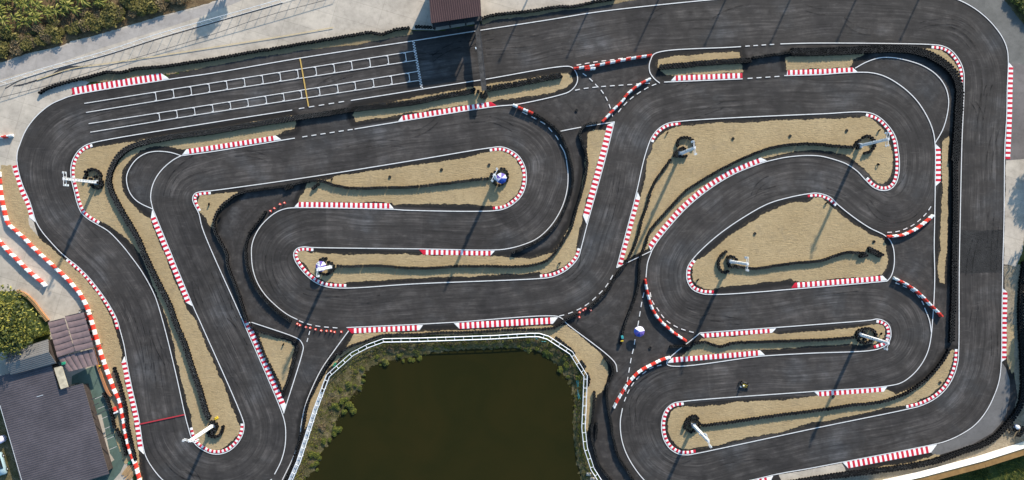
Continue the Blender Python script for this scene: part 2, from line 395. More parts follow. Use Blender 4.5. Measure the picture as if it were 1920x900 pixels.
# ------------------------------------------------------------------ traced ground plan (photo pixels; 10 px = 1 m)
CL = [(1067,78),(780,122),(400,184),(200,216),(130,240),(98,272),(85,310),(92,360),(112,405),(150,445),(207,503),(238,550),(262,600),(285,690),(303,778),(318,838),(345,875),(385,893),(420,893),(462,876),(490,842),(497,803),(493,780),(407,585),(335,420),(322,375),(335,340),(380,318),(580,292),(780,261),(940,237),(995,257),(1024,295),(1024,345),(998,400),(935,431),(770,430),(580,427),(530,445),(510,480),(520,525),(560,566),(645,577),(780,570),(1010,558),(1070,540),(1110,505),(1141,413),(1185,262),(1215,212),(1262,190),(1530,176),(1640,180),(1690,212),(1718,260),(1722,330),(1700,380),(1665,392),(1630,375),(1585,345),(1518,328),(1420,348),(1315,415),(1262,472),(1250,515),(1268,565),(1320,588),(1540,572),(1650,568),(1694,590),(1707,632),(1690,668),(1645,690),(1433,705),(1300,714),(1240,728),(1208,762),(1202,805),(1222,858),(1262,885),(1305,889),(1440,857),(1560,834),(1722,802),(1775,783),(1808,752),(1828,712),(1838,670),(1840,560),(1843,300),(1847,150),(1835,98),(1800,58),(1740,42),(1600,36),(1400,40),(1227,56)]

OUT_T = [(32,300),(33,285),(37,273),(47,248),(60,228),(77,210),(97,195),(117,186),(137,179),(317,149),(400,137),(563,109),(773,77),(887,59),(1030,37),(1103,25),(1160,17.5),(1330,0),(1450,-9),(1600,-15),(1720,-14),(1770,-9),(1797,0),(1820,11.5),(1843,28),(1863,48),(1880,72),(1888,93),(1890,117),(1888,167),(1887,217),(1884,267),(1883,300),(1882,410),(1880,487),(1879,540),(1878,600),(1877,677),(1873,713),(1863,743),(1848,772),(1827,797),(1800,815),(1773,827),(1750,833),(1580,866),(1520,877.5),(1460,888),(1413,899),(1360,910),(1300,921),(1255,923),(1225,914),(1207,899),(1187,873),(1173,847),(1165,820),(1163,790),(1167,765)]
OUT_L = [(32,300),(35,320),(43,347),(57,380),(68,415),(80,435),(97,455),(113,472),(128,485),(147,500),(167,520),(187,545),(203,568),(219,597),(225,617),(233,647),(238,677),(247,723),(260,780),(268,833),(273,853),(283,872),(305,899),(335,920),(385,932),(440,930),(485,917),(510,898)]
IN_A = [(548,206.5),(400,229.5),(173,268),(160,273),(149,281),(142,290),(136,302),(133,318),(134,334),(140,360),(146,383),(154,400),(168,412),(183,421),(203,433),(227,457),(247,482),(267,510),(290,553),(305,600),(330,700),(347,777),(353,800),(360,822),(368,834),(380,843),(396,850),(413,851),(430,845),(445,832),(455,815),(458,800),(457,791),(380,613),(362,573),(287,392)]
LOOP_A_OUT = [(287,392),(267,383),(255,375),(245,363),(239,347),(238,330),(245,313),(257,298),(273,288),(290,284),(307,284),(325,287),(340,292)]
LOOP_A_IN = [(340,292),(325,300),(305,317),(292,335),(285,353),(283,372),(287,392)]
LINE_A2 = [(340,292),(400,284),(553,259)]
LINE_ST = [(658,188.5),(780,169),(902,150),(1067,124.5),(1075,128)]
LINE_ST2 = [(1075,128),(1081,138),(1083,150),(1078,162),(1067,172),(1050,178),(1013,187),(967,196),(930,199.5),(780,223),(665,242)]
IN_RB = [(515,889),(527,865),(534,840),(536,817),(535,797),(530,777),(455,600)]
IN_B1 = [(455,600),(380,428),(373,400),(363,380),(361.5,371),(366,363),(376,359.5),(393,358),(580,332),(780,300),(917,277.5),(940,275.5),(957,281),(973,293),(984,312),(987,330),(985,350),(977,368),(963,382),(947,391),(927,395),(760,394),(737,392.5),(553,389.5),(537,391),(520,397),(500,412),(483,433),(473,458),(472,483),(475,507),(483,530),(497,552),(520,575),(540,590),(558,599)]
LINE_P1 = [(650,614),(780,608),(853,604),(1045,593),(1055,598)]
LINE_P2 = [(1055,598),(1062,606),(1153,680),(1157,697)]
IN_B = [(1062,300),(1065,327),(1063,357),(1053,390),(1033,423),(1007,447),(977,460),(950,466.5),(928,468.5),(780,466.5),(587,464),(568,463),(557,466),(551,475),(553,487),(563,503),(577,518),(593,530),(613,537.5),(647,540),(780,532),(1013,522),(1033,519.5),(1053,512),(1072,498),(1085,481),(1089,467),(1103,413),(1135,297),(1152,228)]
LINE_BX = [(1152,228.5),(1087,239),(1051,246)]
IN_BTOP = [(1062,299),(1058,285),(1050,271)]
IN_D = [(1222,470),(1231,455),(1254,426),(1288,389),(1328,356),(1374,327.5),(1430,305),(1453,299),(1473,295),(1500,292),(1520,291.5),(1540,293),(1567,300),(1587,307.5),(1607,321),(1623,338),(1637,351),(1653,357),(1668,355),(1678,346),(1684,330),(1686,307),(1684,283),(1679,258),(1667,238),(1647,219),(1627,211),(1540,213.5),(1275,227.5),(1250,232),(1233,243),(1222,257),(1217,268),(1207,300),(1193,362),(1156,502)]
LINE_DX = [(1156,502),(1222,470)]
LINE_DL = [(1222,470),(1214,493),(1211,520)]
IN_C = [(1312,624),(1540,607.5),(1632,600),(1644,598),(1656,601),(1666,609),(1670,623),(1668,637),(1661,647),(1648,653.5),(1627,657.5),(1520,662),(1433,667),(1250,682),(1312,624)]
IN_E = [(1663,527),(1670,518),(1675,503),(1676.5,483),(1674,463),(1668,450),(1658,441),(1630,427),(1600,407),(1570,383),(1558,371),(1544,364.5),(1530,362),(1517,363),(1480,370),(1440,382),(1393,408),(1347,440),(1313,470),(1297,488),(1289.5,500),(1287,513),(1289,528),(1298,542),(1315,550),(1340,552),(1540,537.5),(1663,527)]
IN_R = [(1540,140),(1587,136.5),(1633,136.5),(1660,144),(1690,162),(1717,187),(1737,217),(1748,243),(1752.5,268),(1753,333),(1752,407),(1751,460),(1752,520),(1750,573),(1748,600),(1745,632),(1740,656),(1730,678),(1713,700),(1690,717),(1663,723.5),(1520,734),(1280,752.5),(1262,756),(1248,768),(1241,787),(1240.5,807),(1246,827),(1257,842),(1273,851),(1290,852.5),(1305,850),(1540,800),(1700,767),(1727,760),(1753,747),(1773,729),(1787,706),(1795,680),(1797,655),(1798,500),(1800,400),(1803,267),(1807,167),(1806,133),(1797,111),(1782,94),(1767,86.5),(1750,84),(1687,82),(1520,81),(1463,82.5)]
LOOP_R = [(1603,128),(1623,117),(1647,109),(1670,108),(1703,114),(1733,125),(1757,142),(1772,163),(1778,187),(1775,217),(1767,243),(1753,268)]
LINE_R2 = [(1733,577),(1742,600),(1746,625)]
LINE_T = [(1389,87.5),(1227,101),(1220,112),(1217,125),(1219,137),(1227,148),(1237,156)]
LINE_T2 = [(1245,154),(1392,148)]
LINE_T3 = [(1470,142),(1540,140)]
TRI = [(472,604),(553,632),(563,638),(569,650),(567,662),(532,775)]
LINE_PR = [(654,620),(627,657),(603,692),(583,733),(572,763),(565,797),(562,823),(550,857),(530,899),(515,930)]
SOLID = [OUT_T, OUT_L, IN_A, LOOP_A_OUT, LOOP_A_IN, LINE_A2, LINE_ST, LINE_ST2, IN_RB, IN_B1, LINE_P1, LINE_P2, IN_B, LINE_BX, IN_BTOP, IN_D, LINE_DX, LINE_DL, IN_C, IN_E, IN_R, LOOP_R, LINE_R2, LINE_T, LINE_T2, LINE_T3, TRI, LINE_PR]
DASH = [  # path, number of dashes
 ([(557,204.5),(650,189.5)],5),([(665,242),(563,257.5)],6),([(1045,593),(1062,589),(1078,583),(1093,575.5),(1108,565),(1120,554),(1132,542),(1142,528),(1151,512)],8),
 ([(1157,213),(1165,203),(1176,191),(1188,181),(1202,171.5),(1217,163),(1234,156)],6),([(1048,266),(1045,259),(1034,246),(1023,234),(1008,225),(993,217),(975,208)],5),
 ([(1218,545),(1223,565),(1232,578),(1243,594),(1252,603),(1267,612),(1283,618.5),(1304,624)],8),([(1394,87),(1455,83)],4),([(1398,147.5),(1465,143)],4),
 ([(1078,123),(1097,119.5),(1114,116.5),(1130,114.5),(1147,112.5),(1163,110),(1180,107.5),(1197,105.5),(1218,102.5)],9),
 ([(1090,136),(1105,147),(1118,160),(1129,172),(1138,187),(1144,202),(1149.5,222)],7),([(1075,170),(1096,166),(1128,162.5),(1147,161),(1163,160),(1197,157.5),(1222,156)],9),
 ([(1208,545),(1203,567),(1200,585),(1197,603),(1191,633),(1188,652),(1184,668),(1181,685),(1178,702),(1172,738)],11),
 ([(1243,683),(1221,689.5),(1207,699),(1194,710),(1184,723),(1176,738),(1169,756)],7),
 ([(1660,436),(1682,434),(1697,429),(1711,422),(1724,412),(1736,400),(1747,384)],7),([(1675,529),(1688,534),(1703,541),(1718,552),(1728,565),(1733,575)],5),
 ([(582,618),(575,644)],2),([(558,600),(580,608),(602,612),(637,615)],5)]

def off_line(a, b, side, dist):
    return None
# sand beds (pixels)
SAND = {
'A1': [(172,277),(300,257),(400,243),(548,218),(553,228),(552,242),(528,249),(512,256),(345,281),(330,277),(320,275),(290,274),(263,282),(247,297),(230,320),(228,340),(233,363),(247,383),(268,402),(282,413),(343,563),(351,582),(367,602),(397,670),(430,747),(446,790),(451,800),(447,814),(437,826),(425,836),(412,843),(395,842),(380,836),(369,826),(363,812),(358,777),(344,730),(331,673),(318,612),(308,585),(295,550),(280,515),(262,476),(240,448),(213,427),(190,415),(172,406),(160,396),(151,381),(146,358),(140,333),(140,315),(143,302),(150,291),(160,282)],
'A2': [(664,203),(780,182),(893,162),(917,157),(990,147),(1066,136),(1072,142),(1073,153),(1060,165),(1027,176),(973,184),(936,187),(926,191),(760,213),(748,217),(667,228),(661,216)],
'B2': [(588,474),(647,477),(713,477),(785,478),(930,480),(990,485),(1035,473),(1050,458),(1073,417),(1088,367),(1096,320),(1098,290),(1102,252),(1108,245),(1136,244),(1130,272),(1092,404),(1091,415),(1081,458),(1081,468),(1077,480),(1066,491),(1050,503),(1032,511),(1016,514),(1012,510),(977,513),(860,518),(760,523),(680,527),(650,528),(646,532),(615,530),(598,522),(582,510),(567,493),(558,480),(558,473),(565,470)],
'B1': [(570,362),(575,342),(592,338),(610,336),(647,328),(780,309),(860,299),(918,285),(938,283),(953,289),(967,300),(975,314),(979,330),(977,349),(969,365),(956,377),(943,385),(929,387),(925,386),(877,383),(760,383),(741,384),(733,379),(560,379),(563,371)],
'L': [(378,366),(393,365),(450,360),(425,383),(408,402),(403,428),(392,423),(385,408),(375,397),(371,385),(371,374)],
'T': [(482,619),(500,628),(545,642),(552,652),(548,670),(531,732),(522,722),(500,675)],
'P': [(655,640),(664,625),(790,621),(858,619),(1035,611),(1046,616),(1050,624),(1028,631),(1005,624),(840,628),(720,631),(690,641),(640,668)],
'P2': [(640,666),(615,694),(591,757),(576,800),(566,816),(572,775),(594,725),(618,690),(632,664)],
'P3': [(1040,614),(1062,608),(1128,662),(1138,680),(1141,700),(1131,730),(1119,742),(1108,787),(1101,810),(1096,800),(1096,760),(1097,703),(1070,660),(1030,632)],
'D': [(1278,236),(1300,234),(1373,230),(1540,223),(1620,219),(1629,220),(1641,228),(1654,242),(1665,260),(1672,280),(1674,300),(1674,318),(1670,332),(1663,341),(1655,345),(1645,343),(1637,336),(1632,330),(1612,311),(1600,300),(1585,291),(1560,284),(1537,281),(1490,284),(1460,290),(1436,297),(1425,296),(1370,318),(1322,347),(1281,381),(1247,419),(1224,449),(1214,467),(1180,483),(1170,489),(1167,485),(1202,366),(1207,343),(1215,300),(1220,285),(1224,272),(1230,263),(1237,254),(1247,246),(1262,239)],
'E': [(1520,374),(1516,378),(1480,381),(1440,396),(1403,418),(1353,454),(1320,481),(1304,492),(1299,504),(1297,514),(1300,525),(1307,535),(1320,542),(1337,543),(1353,537),(1407,532),(1480,523),(1489,528),(1520,526),(1640,518),(1654,516),(1661,503),(1665,480),(1661,457),(1653,448),(1623,435),(1593,415),(1568,393),(1560,389),(1550,380),(1540,373),(1527,371)],
'C': [(1278,669),(1298,650),(1314,636),(1325,634),(1450,624),(1460,626),(1540,620),(1603,614),(1645,608),(1655,612),(1659,622),(1656,634),(1648,641),(1637,646),(1597,646),(1520,649),(1440,656),(1428,657),(1290,668)],
'F': [(1266,765),(1280,762),(1340,760),(1393,753),(1473,749),(1530,743),(1540,743),(1663,731),(1680,741),(1720,722),(1753,697),(1773,671),(1783,656),(1789,658),(1786,680),(1778,703),(1764,724),(1746,739),(1722,751),(1700,759),(1663,765),(1630,771),(1553,789),(1520,793),(1473,808),(1400,821),(1340,835),(1303,840),(1293,842),(1278,841),(1266,833),(1257,821),(1252,806),(1252,791),(1258,775)],
'U1': [(1234,112),(1253,107),(1337,100),(1387,97),(1390,110),(1392,135),(1265,143),(1250,139),(1237,132),(1232,122)],
'U2': [(1473,107),(1490,103),(1540,100),(1620,101),(1600,113),(1597,122),(1590,127),(1475,132)],
'U3': [(1727,94),(1750,92),(1765,95),(1777,103),(1788,114),(1796,128),(1799,142),(1799,157),(1792,154),(1787,137),(1767,120),(1747,106)],
'R': [(1767,263),(1778,257),(1778,300),(1777,400),(1775,467),(1772,500),(1770,530),(1764,528),(1758,503),(1762,467),(1763,417),(1767,360),(1765,300)],
'K': [(1625,880),(1707,867),(1743,857),(1752,850),(1765,853),(1700,873),(1637,886)],
'V': [(1887,612),(1901,608),(1901,693),(1897,700),(1888,680)],
}
PB1 = [(1,327),(1.7,340),(2.7,352),(4,362),(5.3,371),(7.3,381),(9.3,390),(11.3,399.3),(14,409.3),(17.3,418.3),(24,426),(31.7,432.3),(39,439.3),(46.7,445.7),(53.3,452.3),(60,460),(67.3,466.7),(74.3,473.3),(81.7,480),(88.7,486.7),(96,493.3),(103.3,500),(110.7,506.7),(117.7,512.7),(125,520),(132,526.7),(138.7,534.7),(145.3,542.3),(151,549.3),(156,557.7),(161,566.7),(165,576),(168.3,585),(171.7,595),(174,604),(176.7,612.7),(179.3,622.3),(182.3,631.7),(185,641),(187.7,650.7),(190.3,660),(193.3,669),(196.7,678.3),(200,687.3),(203,696.7),(206.3,705.7),(210,714.3),(213.3,724),(217,732.7),(221.7,741.3),(225.7,750),(228,759.3),(230,769),(231.7,778.7),(233.7,787.7),(235,797.3),(236.7,806.7),(238.7,816),(241,825.7),(243.3,835),(246,844.3),(249.5,854),(253,863),(256.5,872),(259,881.5),(261.5,891),(264,900)]
SAND['S'] = [(1,330),(2,309),(22,309),(25,322),(35,350),(48,383),(55,403),(53,415),(57,430),(77,450),(117,482),(124,490),(143,506),(162,525),(181,549),(197,572),(209,597),(216,617),(223,640),(229,667),(228,680),(237,725),(249,782),(258,838),(261,848),(263,877),(268,903)] + [(x, y) for x, y in reversed(PB1)]
SAND['W'] = [(190,655),(197,690),(214,735),(226,770),(236,830),(250,865),(235,870),(222,840),(212,790),(200,735),(186,690)]

RAIL = [(527,945),(547,898),(562,863),(577,817),(593,767),(617,703),(637,685),(663,662),(690,648),(720,637),(780,636),(840,634),(927,631),(993,627),(1010,627),(1027,632),(1070,660),(1097,703),(1095,760),(1093,800),(1097,837),(1110,877),(1124,899),(1150,945)]
WATER = [(560,960),(579,897),(597,878),(602,860),(613,844),(624,836),(633,811),(643,796),(652,783),(664,769),(668,758),(683,737),(687,713),(693,700),(710,690),(727,687),(760,678),(780,675),(810,663),(860,655),(927,653),(977,657),(1020,670),(1043,693),(1060,717),(1072,743),(1075,773),(1074,800),(1078,827),(1083,857),(1088,897),(1100,960)]

# ------------------------------------------------------------------ ground geometry
def inside(poly, X, Y):
    poly = np.array(poly); r = np.zeros(X.shape, bool); j = len(poly) - 1
    for i in range(len(poly)):
        xi, yi = poly[i]; xj, yj = poly[j]
        if yi != yj:
            r ^= ((yi > Y) != (yj > Y)) & (X < (xj - xi) * (Y - yi) / (yj - yi) + xi)
        j = i
    return r
def dense(poly, step=2.0, jit=0.0, closed=True):
    out = []; n = len(poly)
    for i in range(n if closed else n - 1):
        a = np.array(poly[i], float); b = np.array(poly[(i + 1) % n], float); k = max(1, int(np.linalg.norm(b - a) / step))
        for q in range(k):
            out.append(a + (b - a) * q / k)
    if not closed: out.append(np.array(poly[-1], float))
    if jit:
        m = len(out); w1 = np.random.randn(m); ker = np.array([.25, .5, .25]); w2 = np.convolve(np.random.randn(m + 16), np.ones(9) / 3, 'same')[8:8+m]
        res = []
        for i in range(m):
            d = out[(i + 1) % m] - out[i - 1]; l = np.linalg.norm(d) or 1; res.append(out[i] + np.array([-d[1], d[0]]) / l * (w1[i] * 0.55 + w2[i] * 0.8) * jit)
        out = res
    return [tuple(p) for p in out]
NORAIL = dense(RAIL, 12, 0, False)
from mathutils.geometry import delaunay_2d_cdt
def fill(pts, z):
    v2 = [Vector(P(x, y).xy) for x, y in pts]; n = len(v2)
    vo, _, fo, *_ = delaunay_2d_cdt(v2, [], [list(range(n))], 1, 1e-4)
    F = []
    for f in fo:
        a, b, c = [vo[i] for i in f[:3]]; F.append(tuple(f) if (b - a).cross(c - a) > 0 else tuple(f[::-1]))
    return [(p.x, p.y, z) for p in vo], F
def sheet(name, poly, mt, z, jit=0.0, step=2.0, kind='structure'):
    q = dense(poly, step, jit)
    v, f = fill(q, z); o = obj(name, v, f, mt)
    return tag(o, kind=kind)

def grid(name, xs, ys, mt, z, keep, attrs=None):
    X, Y = np.meshgrid(xs, ys); n, m = X.shape
    cx = (X[:-1, :-1] + X[1:, 1:]) / 2; cy = (Y[:-1, :-1] + Y[1:, 1:]) / 2
    K = keep(cx, cy); idx = np.arange(n * m).reshape(n, m)
    q = np.stack([idx[1:, :-1], idx[1:, 1:], idx[:-1, 1:], idx[:-1, :-1]], -1)[K]
    used = np.unique(q); mp = -np.ones(n * m, int); mp[used] = np.arange(len(used))
    vx = X.ravel()[used]; vy = Y.ravel()[used]
    wx = (vx - NX) / 10; wy = (NY - vy) / 10
    me = D.meshes.new(name); me.from_pydata(np.stack([wx, wy, np.full_like(wx, z)], 1).tolist(), [], mp[q].tolist())
    me.materials.append(mt)
    if attrs:
        for k, a in attrs(vx, vy).items():
            at = me.attributes.new(k, 'FLOAT', 'POINT'); at.data.foreach_set('value', a.astype(np.float32))
    me.update(); o = link(D.objects.new(name, me)); return tag(o, kind='structure')

# one ground sheet to the horizon, open only where the pond is dug
HOLE = [(x, y) for x, y in RAIL]
xs = np.array([-30000, -12000, -4000, -1500, -600] + list(range(-200, 480, 80)) + list(range(480, 1180, 5)) + list(range(1180, 2160, 80)) + [2600, 4000, 8000, 16000, 32000], float)
ys = np.array([-30000, -12000, -4000, -1500, -600] + list(range(-200, 600, 80)) + list(range(600, 1010, 5)) + [1060, 1200, 1600, 2600, 5000, 12000, 32000], float)
HOLE2 = [(490,1000),(527,945)] + RAIL[1:-1] + [(1150,945),(1190,1000)]
grid('ground', xs, ys, M['grass'], -0.03, lambda X, Y: ~inside([(545,960)] + [(x + (6 if x < 800 else -6), y + 6) for x, y in RAIL[1:-1]] + [(1130,960)], X, Y))

TRACK_AREA = [(22,300),(30,262),(50,225),(85,195),(110,180),(300,146),(345,134),(400,120),(470,105),(613,83),(700,70),(768,60),(820,58),(895,46),(915,38),(993,28),(1043,20),(1113,11),(1150,6),(1200,-10),(1330,-25),(1500,-35),(1680,-36),(1770,-28),(1805,-14),(1830,2),(1858,24),(1878,48),(1893,70),(1900,95),(1902,117),(1900,300),(1898,690),(1912,745),(1890,795),(1860,822),(1750,864),(1640,885),(1520,905),(1413,935),(1300,960),(1190,955),(1130,915),(1100,840),(1100,790),(1112,740),(1125,720),(1130,690),(1062,616),(1040,622),(668,628),(650,662),(622,700),(599,745),(586,778),(577,805),(572,828),(558,868),(546,900),(526,945),(470,970),(380,975),(300,960),(266,915),(244,870),(236,790),(225,730),(214,640),(195,575),(160,525),(100,478),(60,440),(45,400),(30,350)]
clp = np.array(smooth(CL, 6.0, True)); cls = np.concatenate([[0], np.cumsum(np.linalg.norm(np.diff(clp, axis=0), axis=1))])
tan = np.roll(clp, -1, 0) - np.roll(clp, 1, 0); tan /= np.linalg.norm(tan, axis=1)[:, None]
SANDQ = {k: dense(v, 2.2, 1.0) for k, v in SAND.items()}
def track_attrs(vx, vy):
    n = len(vx); u = np.zeros(n); v = np.zeros(n); ds = np.full(n, 9.0)
    sp = np.concatenate([np.array(dense(SAND[k], 4)) for k in SAND])
    for s in range(0, n, 2000):
        e = slice(s, s + 2000); dx = vx[e, None] - clp[None, :, 0]; dy = vy[e, None] - clp[None, :, 1]
        i = np.argmin(dx * dx + dy * dy, 1); k = np.arange(len(i)); ddx = dx[k, i]; ddy = dy[k, i]
        u[e] = (cls[i] + ddx * tan[i, 0] + ddy * tan[i, 1]) / 10; v[e] = (-ddx * tan[i, 1] + ddy * tan[i, 0]) / 10
        d2 = (vx[e, None] - sp[None, :, 0]) ** 2 + (vy[e, None] - sp[None, :, 1]) ** 2
        ds[e] = np.sqrt(d2.min(1)) / 10
    for k in SAND: ds[inside(SAND[k], vx, vy)] = 0
    return {'along': u, 'across': v, 'sandgap': ds}
grid('asphalt_track', np.arange(-20, 1960, 4.5), np.arange(-50, 990, 4.5), M['asphalt'], 0.0, lambda X, Y: inside(TRACK_AREA, X, Y), track_attrs)

# concrete and soil around the circuit
T1P = [(78,174),(88,168),(100,163),(118,157.5),(133,153),(160,147),(187,140),(203,135.5),(227,137),(253,130),(300,126),(333,121.5),(400,111.5),(470,99),(513,92),(613,75),(660,67),(697,61.5),(706,64),(718,64.5),(740,57),(768,53)]
T2P = [(899,38),(905,35),(913,32),(933,28),(993,22),(1043,14),(1073,13),(1113,5),(1155,-2),(1200,-10)]
sheet('concrete_paddock', [(-400,700),(-400,260),(0,117),(50,100),(100,90),(133,77),(173,68),(233,50),(300,30),(367,13),(430,-8),(520,-60),(900,-140),(1250,-140),(1240,-16)] + T2P[::-1] + [(896,44),(820,57),(772,56)] + T1P[:5:-1] + [(160,160),(140,163),(134,178),(112,187),(96,194.5),(76,209.5),(59,229),(46,249),(36,273),(31,300),(34,322),(43,350),(80,470),(160,560),(200,680),(215,760),(238,850),(250,905),(250,1000),(-400,1000)], M['conc'], 0.006)
sheet('service_road', [(-400,240),(0,122),(55,104),(104,93),(137,80),(176,71),(235,53),(301,33),(368,16),(431,-5),(520,-60),(560,-60),(450,2),(380,30),(300,56),(200,87),(100,121),(33,139),(-100,180),(-400,280)], M['conc3'], 0.011)
sheet('verge', [(x, y) for x, y in T1P[5:]] + [(775,64),(700,78),(680,82),(580,93),(480,108),(380,127),(318,139),(302,138.5),(230,150),(185,155),(150,152)], M['sand_dark'], 0.016, 0.7)
sheet('verge', T2P + [(1200,-2),(1113,14),(1043,22),(993,31),(935,36),(905,45)], M['sand_dark'], 0.016, 0.7)
sheet('vegetation_soil', [(-900,260),(0,117),(50,100),(100,90),(133,77),(173,68),(233,50),(300,30),(367,13),(430,-8),(520,-60),(700,-500),(-900,-500)], M['soil'], 0.012, 1.2, 4)
sheet('paddock_lawn', [(-30,545),(35,546),(52,554),(67,569),(80,586),(92,602),(95,640),(60,660),(-30,660)], M['grass'], 0.016, 0.5)
sheet('concrete_apron', [(1797,-1),(1821,10),(1845,26.5),(1865,46.5),(1882,71),(1890,93),(1892,117),(1945,125),(1990,-40),(1800,-60),(1740,-14),(1770,-9)], M['conc2'], 0.006)
sheet('concrete_apron', [(1892,117),(1889,200),(1885.5,301),(1945,296),(1945,125)], M['conc4'], 0.014)
sheet('concrete_apron', [(1892,117),(1889,200),(1885.5,300),(1884,410),(1882,495),(1905,500),(1918,470),(1923,400),(1945,300),(1945,125)], M['conc'], 0.010, 0.4)
sheet('runoff_apron', [(1879,680),(1886,690),(1893,712),(1894,738),(1887,775),(1876,795),(1860,812),(1820,835),(1752,856),(1743,845),(1752,835),(1775,829),(1802,817),(1829,799),(1850,773.5),(1865,744),(1875,713)], M['apron'], 0.006)
sheet('dirt_verge', [(1883,498),(1886,610),(1888,682),(1902,700),(1908,745),(1894,790),(1868,817),(1846,832),(1800,848),(1752,866),(1703,876),(1637,885),(1582,893),(1520,902),(1480,960),(2100,960),(2100,480),(1905,496)], M['dirt'], 0.004, 0.5)
sheet('concrete_strip', [(1460,890),(1520,880),(1578,869),(1584,878),(1586,886),(1520,899),(1470,912)], M['conc'], 0.008, 0.3)
sheet('back_field', [(1560,960),(1640,925),(1765,896),(1925,852),(2200,780),(2300,1200),(1500,1200)], M['grass'], 0.010)
sheet('terrace_floor', [(135,705),(165,690),(182,685),(190,700),(203,745),(216,800),(240,855),(226,885),(205,910),(190,1000),(120,1000)], M['terrace'], 0.012)
sheet('side_yard', [(-200,735),(0,735),(60,720),(80,960),(-200,1000)], M['bank'], 0.012)
zz = 0.020
for i, (k, q) in enumerate(SANDQ.items()):
    v, f = fill(q, zz + 0.0016 * i); o = obj('sand_bed', v, f, M['sand'])
    tag(o, kind='structure')

# pond: sloping bank down from the rail to below the water, and the water itself
def resamp(pts, n):
    p = Path([tuple(x) for x in pts], raw=True); return [p.at(p.L * i / (n - 1)) for i in range(n)]
nb = 220
ro = resamp(smooth([(x + (4 if x < 700 else -4 if x > 1030 else 0), y + (4 if 600 < x < 1060 else 0)) for x, y in RAIL], 4), nb)
wi = resamp(dense(smooth(WATER, 4), 4, 0.0, False), nb)
v = []; f = []; NR = 7
for i in range(nb):
    a = np.array(ro[i]); b = np.array(wi[i]); b = b + (b - a) / max(np.linalg.norm(b - a), 1) * 14
    for k in range(NR):
        t = k / (NR - 1); p = a + (b - a) * t
        j = 0 if k in (0, NR - 1) else 1
        v.append(((p[0]-NX)/10 + random.gauss(0, .12) * j, (NY-p[1])/10 + random.gauss(0, .12) * j, 0.005 - 0.8 * t ** 1.3 + random.gauss(0, .05) * j))
        if i and k: m = i * NR + k; f.append((m - NR - 1, m - NR, m, m - 1))
o = obj('pond_bank', v, f, M['bank'], smoothf=True); tag(o, kind='structure')
if o.data.polygons[10].normal.z < 0: o.data.flip_normals()
wat = [(x + (-12 if x < 800 else 12), y - 10) for x, y in WATER]
v, f = fill([(530, 1400)] + wat + [(1130, 1400)], -0.42)
o = obj('pond_water', v, f, M['water']); tag(o, kind='structure')
if o.data.polygons[0].normal.z < 0: o.data.flip_normals()
v = [P(x, y) + Vector((0, 0, -0.85)) for x, y in [(500, 1420), (500, 600), (1160, 600), (1160, 1420)]]
o = obj('pond_bed', v, [(0, 1, 2, 3)], M['bank']); tag(o, kind='structure')

# painted lines
def strip(mb, pts, wpx, z, raw=False, m=0, t0=0.0, t1=None):
    p = Path(pts, raw); t1 = p.L if t1 is None else t1; n = max(1, int((t1 - t0) / 2.5)) if len(pts) > 2 else max(1, int((t1-t0)/60))
    v = []
    for i in range(n + 1):
        t = t0 + (t1 - t0) * i / n; a = p.off(t, -wpx / 2); b = p.off(t, wpx / 2)
        v += [P(*a) + Vector((0, 0, z)), P(*b) + Vector((0, 0, z))]
    mb.add(v, [(2*i+1, 2*i+3, 2*i+2, 2*i) for i in range(n)], m)
mb = MB(); zl = 0.080
for l in SOLID:
    strip(mb, l, 1.6, zl); zl += 0.0012
for l, n in DASH:
    p = Path(l); sgm = p.L / n
    for i in range(n): strip(mb, l, 1.6, zl, False, 0, sgm * (i + .2), sgm * (i + .75))
    zl += 0.0012
GL = [[(159,194),(390,157),(780,95.5)],[(162,211),(390,174),(782,113)],[(167,232),(395,196.5),(784,134)],[(170,248),(395,211.5),(786,151)]]
for l in GL: strip(mb, l, 1.3, zl); zl += 0.0012
def liney(l, x): return np.interp(x, [p[0] for p in l], [p[1] for p in l])
for x in (292,325,358,392,425,458,492,525,558,592,626,659,693,727,760):
    for (a, b, dx) in ((GL[0], GL[1], 0), (GL[2], GL[3], 6.5)):
        xa = x + dx; ya = liney(a, xa); xb = xa + 2.4; yb = liney(b, xb)
        strip(mb, [(xa, ya), (xb, yb)], 1.3, zl, True)
        strip(mb, [(xa - 3.5, ya + 1.6), (xa, ya + 1.2)], 1.2, zl + .0012, True); strip(mb, [(xb - 3.5, yb - 1.2), (xb, yb - 1.6)], 1.2, zl + .0012, True)
zl += .003
# chequered start line
a = np.array((775., 77.)); b = np.array((791., 166.)); n = 36; nn = np.array([b[1]-a[1], a[0]-b[0]]); nn /= np.linalg.norm(nn)
for i in range(n):
    p0 = a + (b-a)*i/n; p1 = a + (b-a)*(i+1)/n; s = 1 if i % 2 else -1
    c = (p0 + p1) / 2 + nn * s * 1.15
    strip(mb, [tuple(p0 + nn*s*1.15), tuple(p1 + nn*s*1.15)], 2.4, zl, True)
o = mb.build('track_lines', M['white']); tag(o, kind='structure')
for nm, pts, wd, mt in (('yellow_line', [(563,110),(579,200)], 2.4, 'yellow'), ('red_line', [(262,795),(347,777)], 2.2, 'redline'), ('paddock_line', [(70,150),(133,129.5),(200,119.5),(300,104.5),(400,89),(520,70),(625,52)], 1.8, 'faint_yellow')):
    mb = MB(); strip(mb, pts, wd, zl + .004); tag(mb.build(nm, M[mt]), kind='structure'); zl += .002
mb = MB()
for k in range(6): strip(mb, [(178+k*5.4, 748+k*19), (192+k*5.4, 742+k*19)], .7, 0.03, True)
tag(mb.build('bay_lines', M['white']), kind='structure')
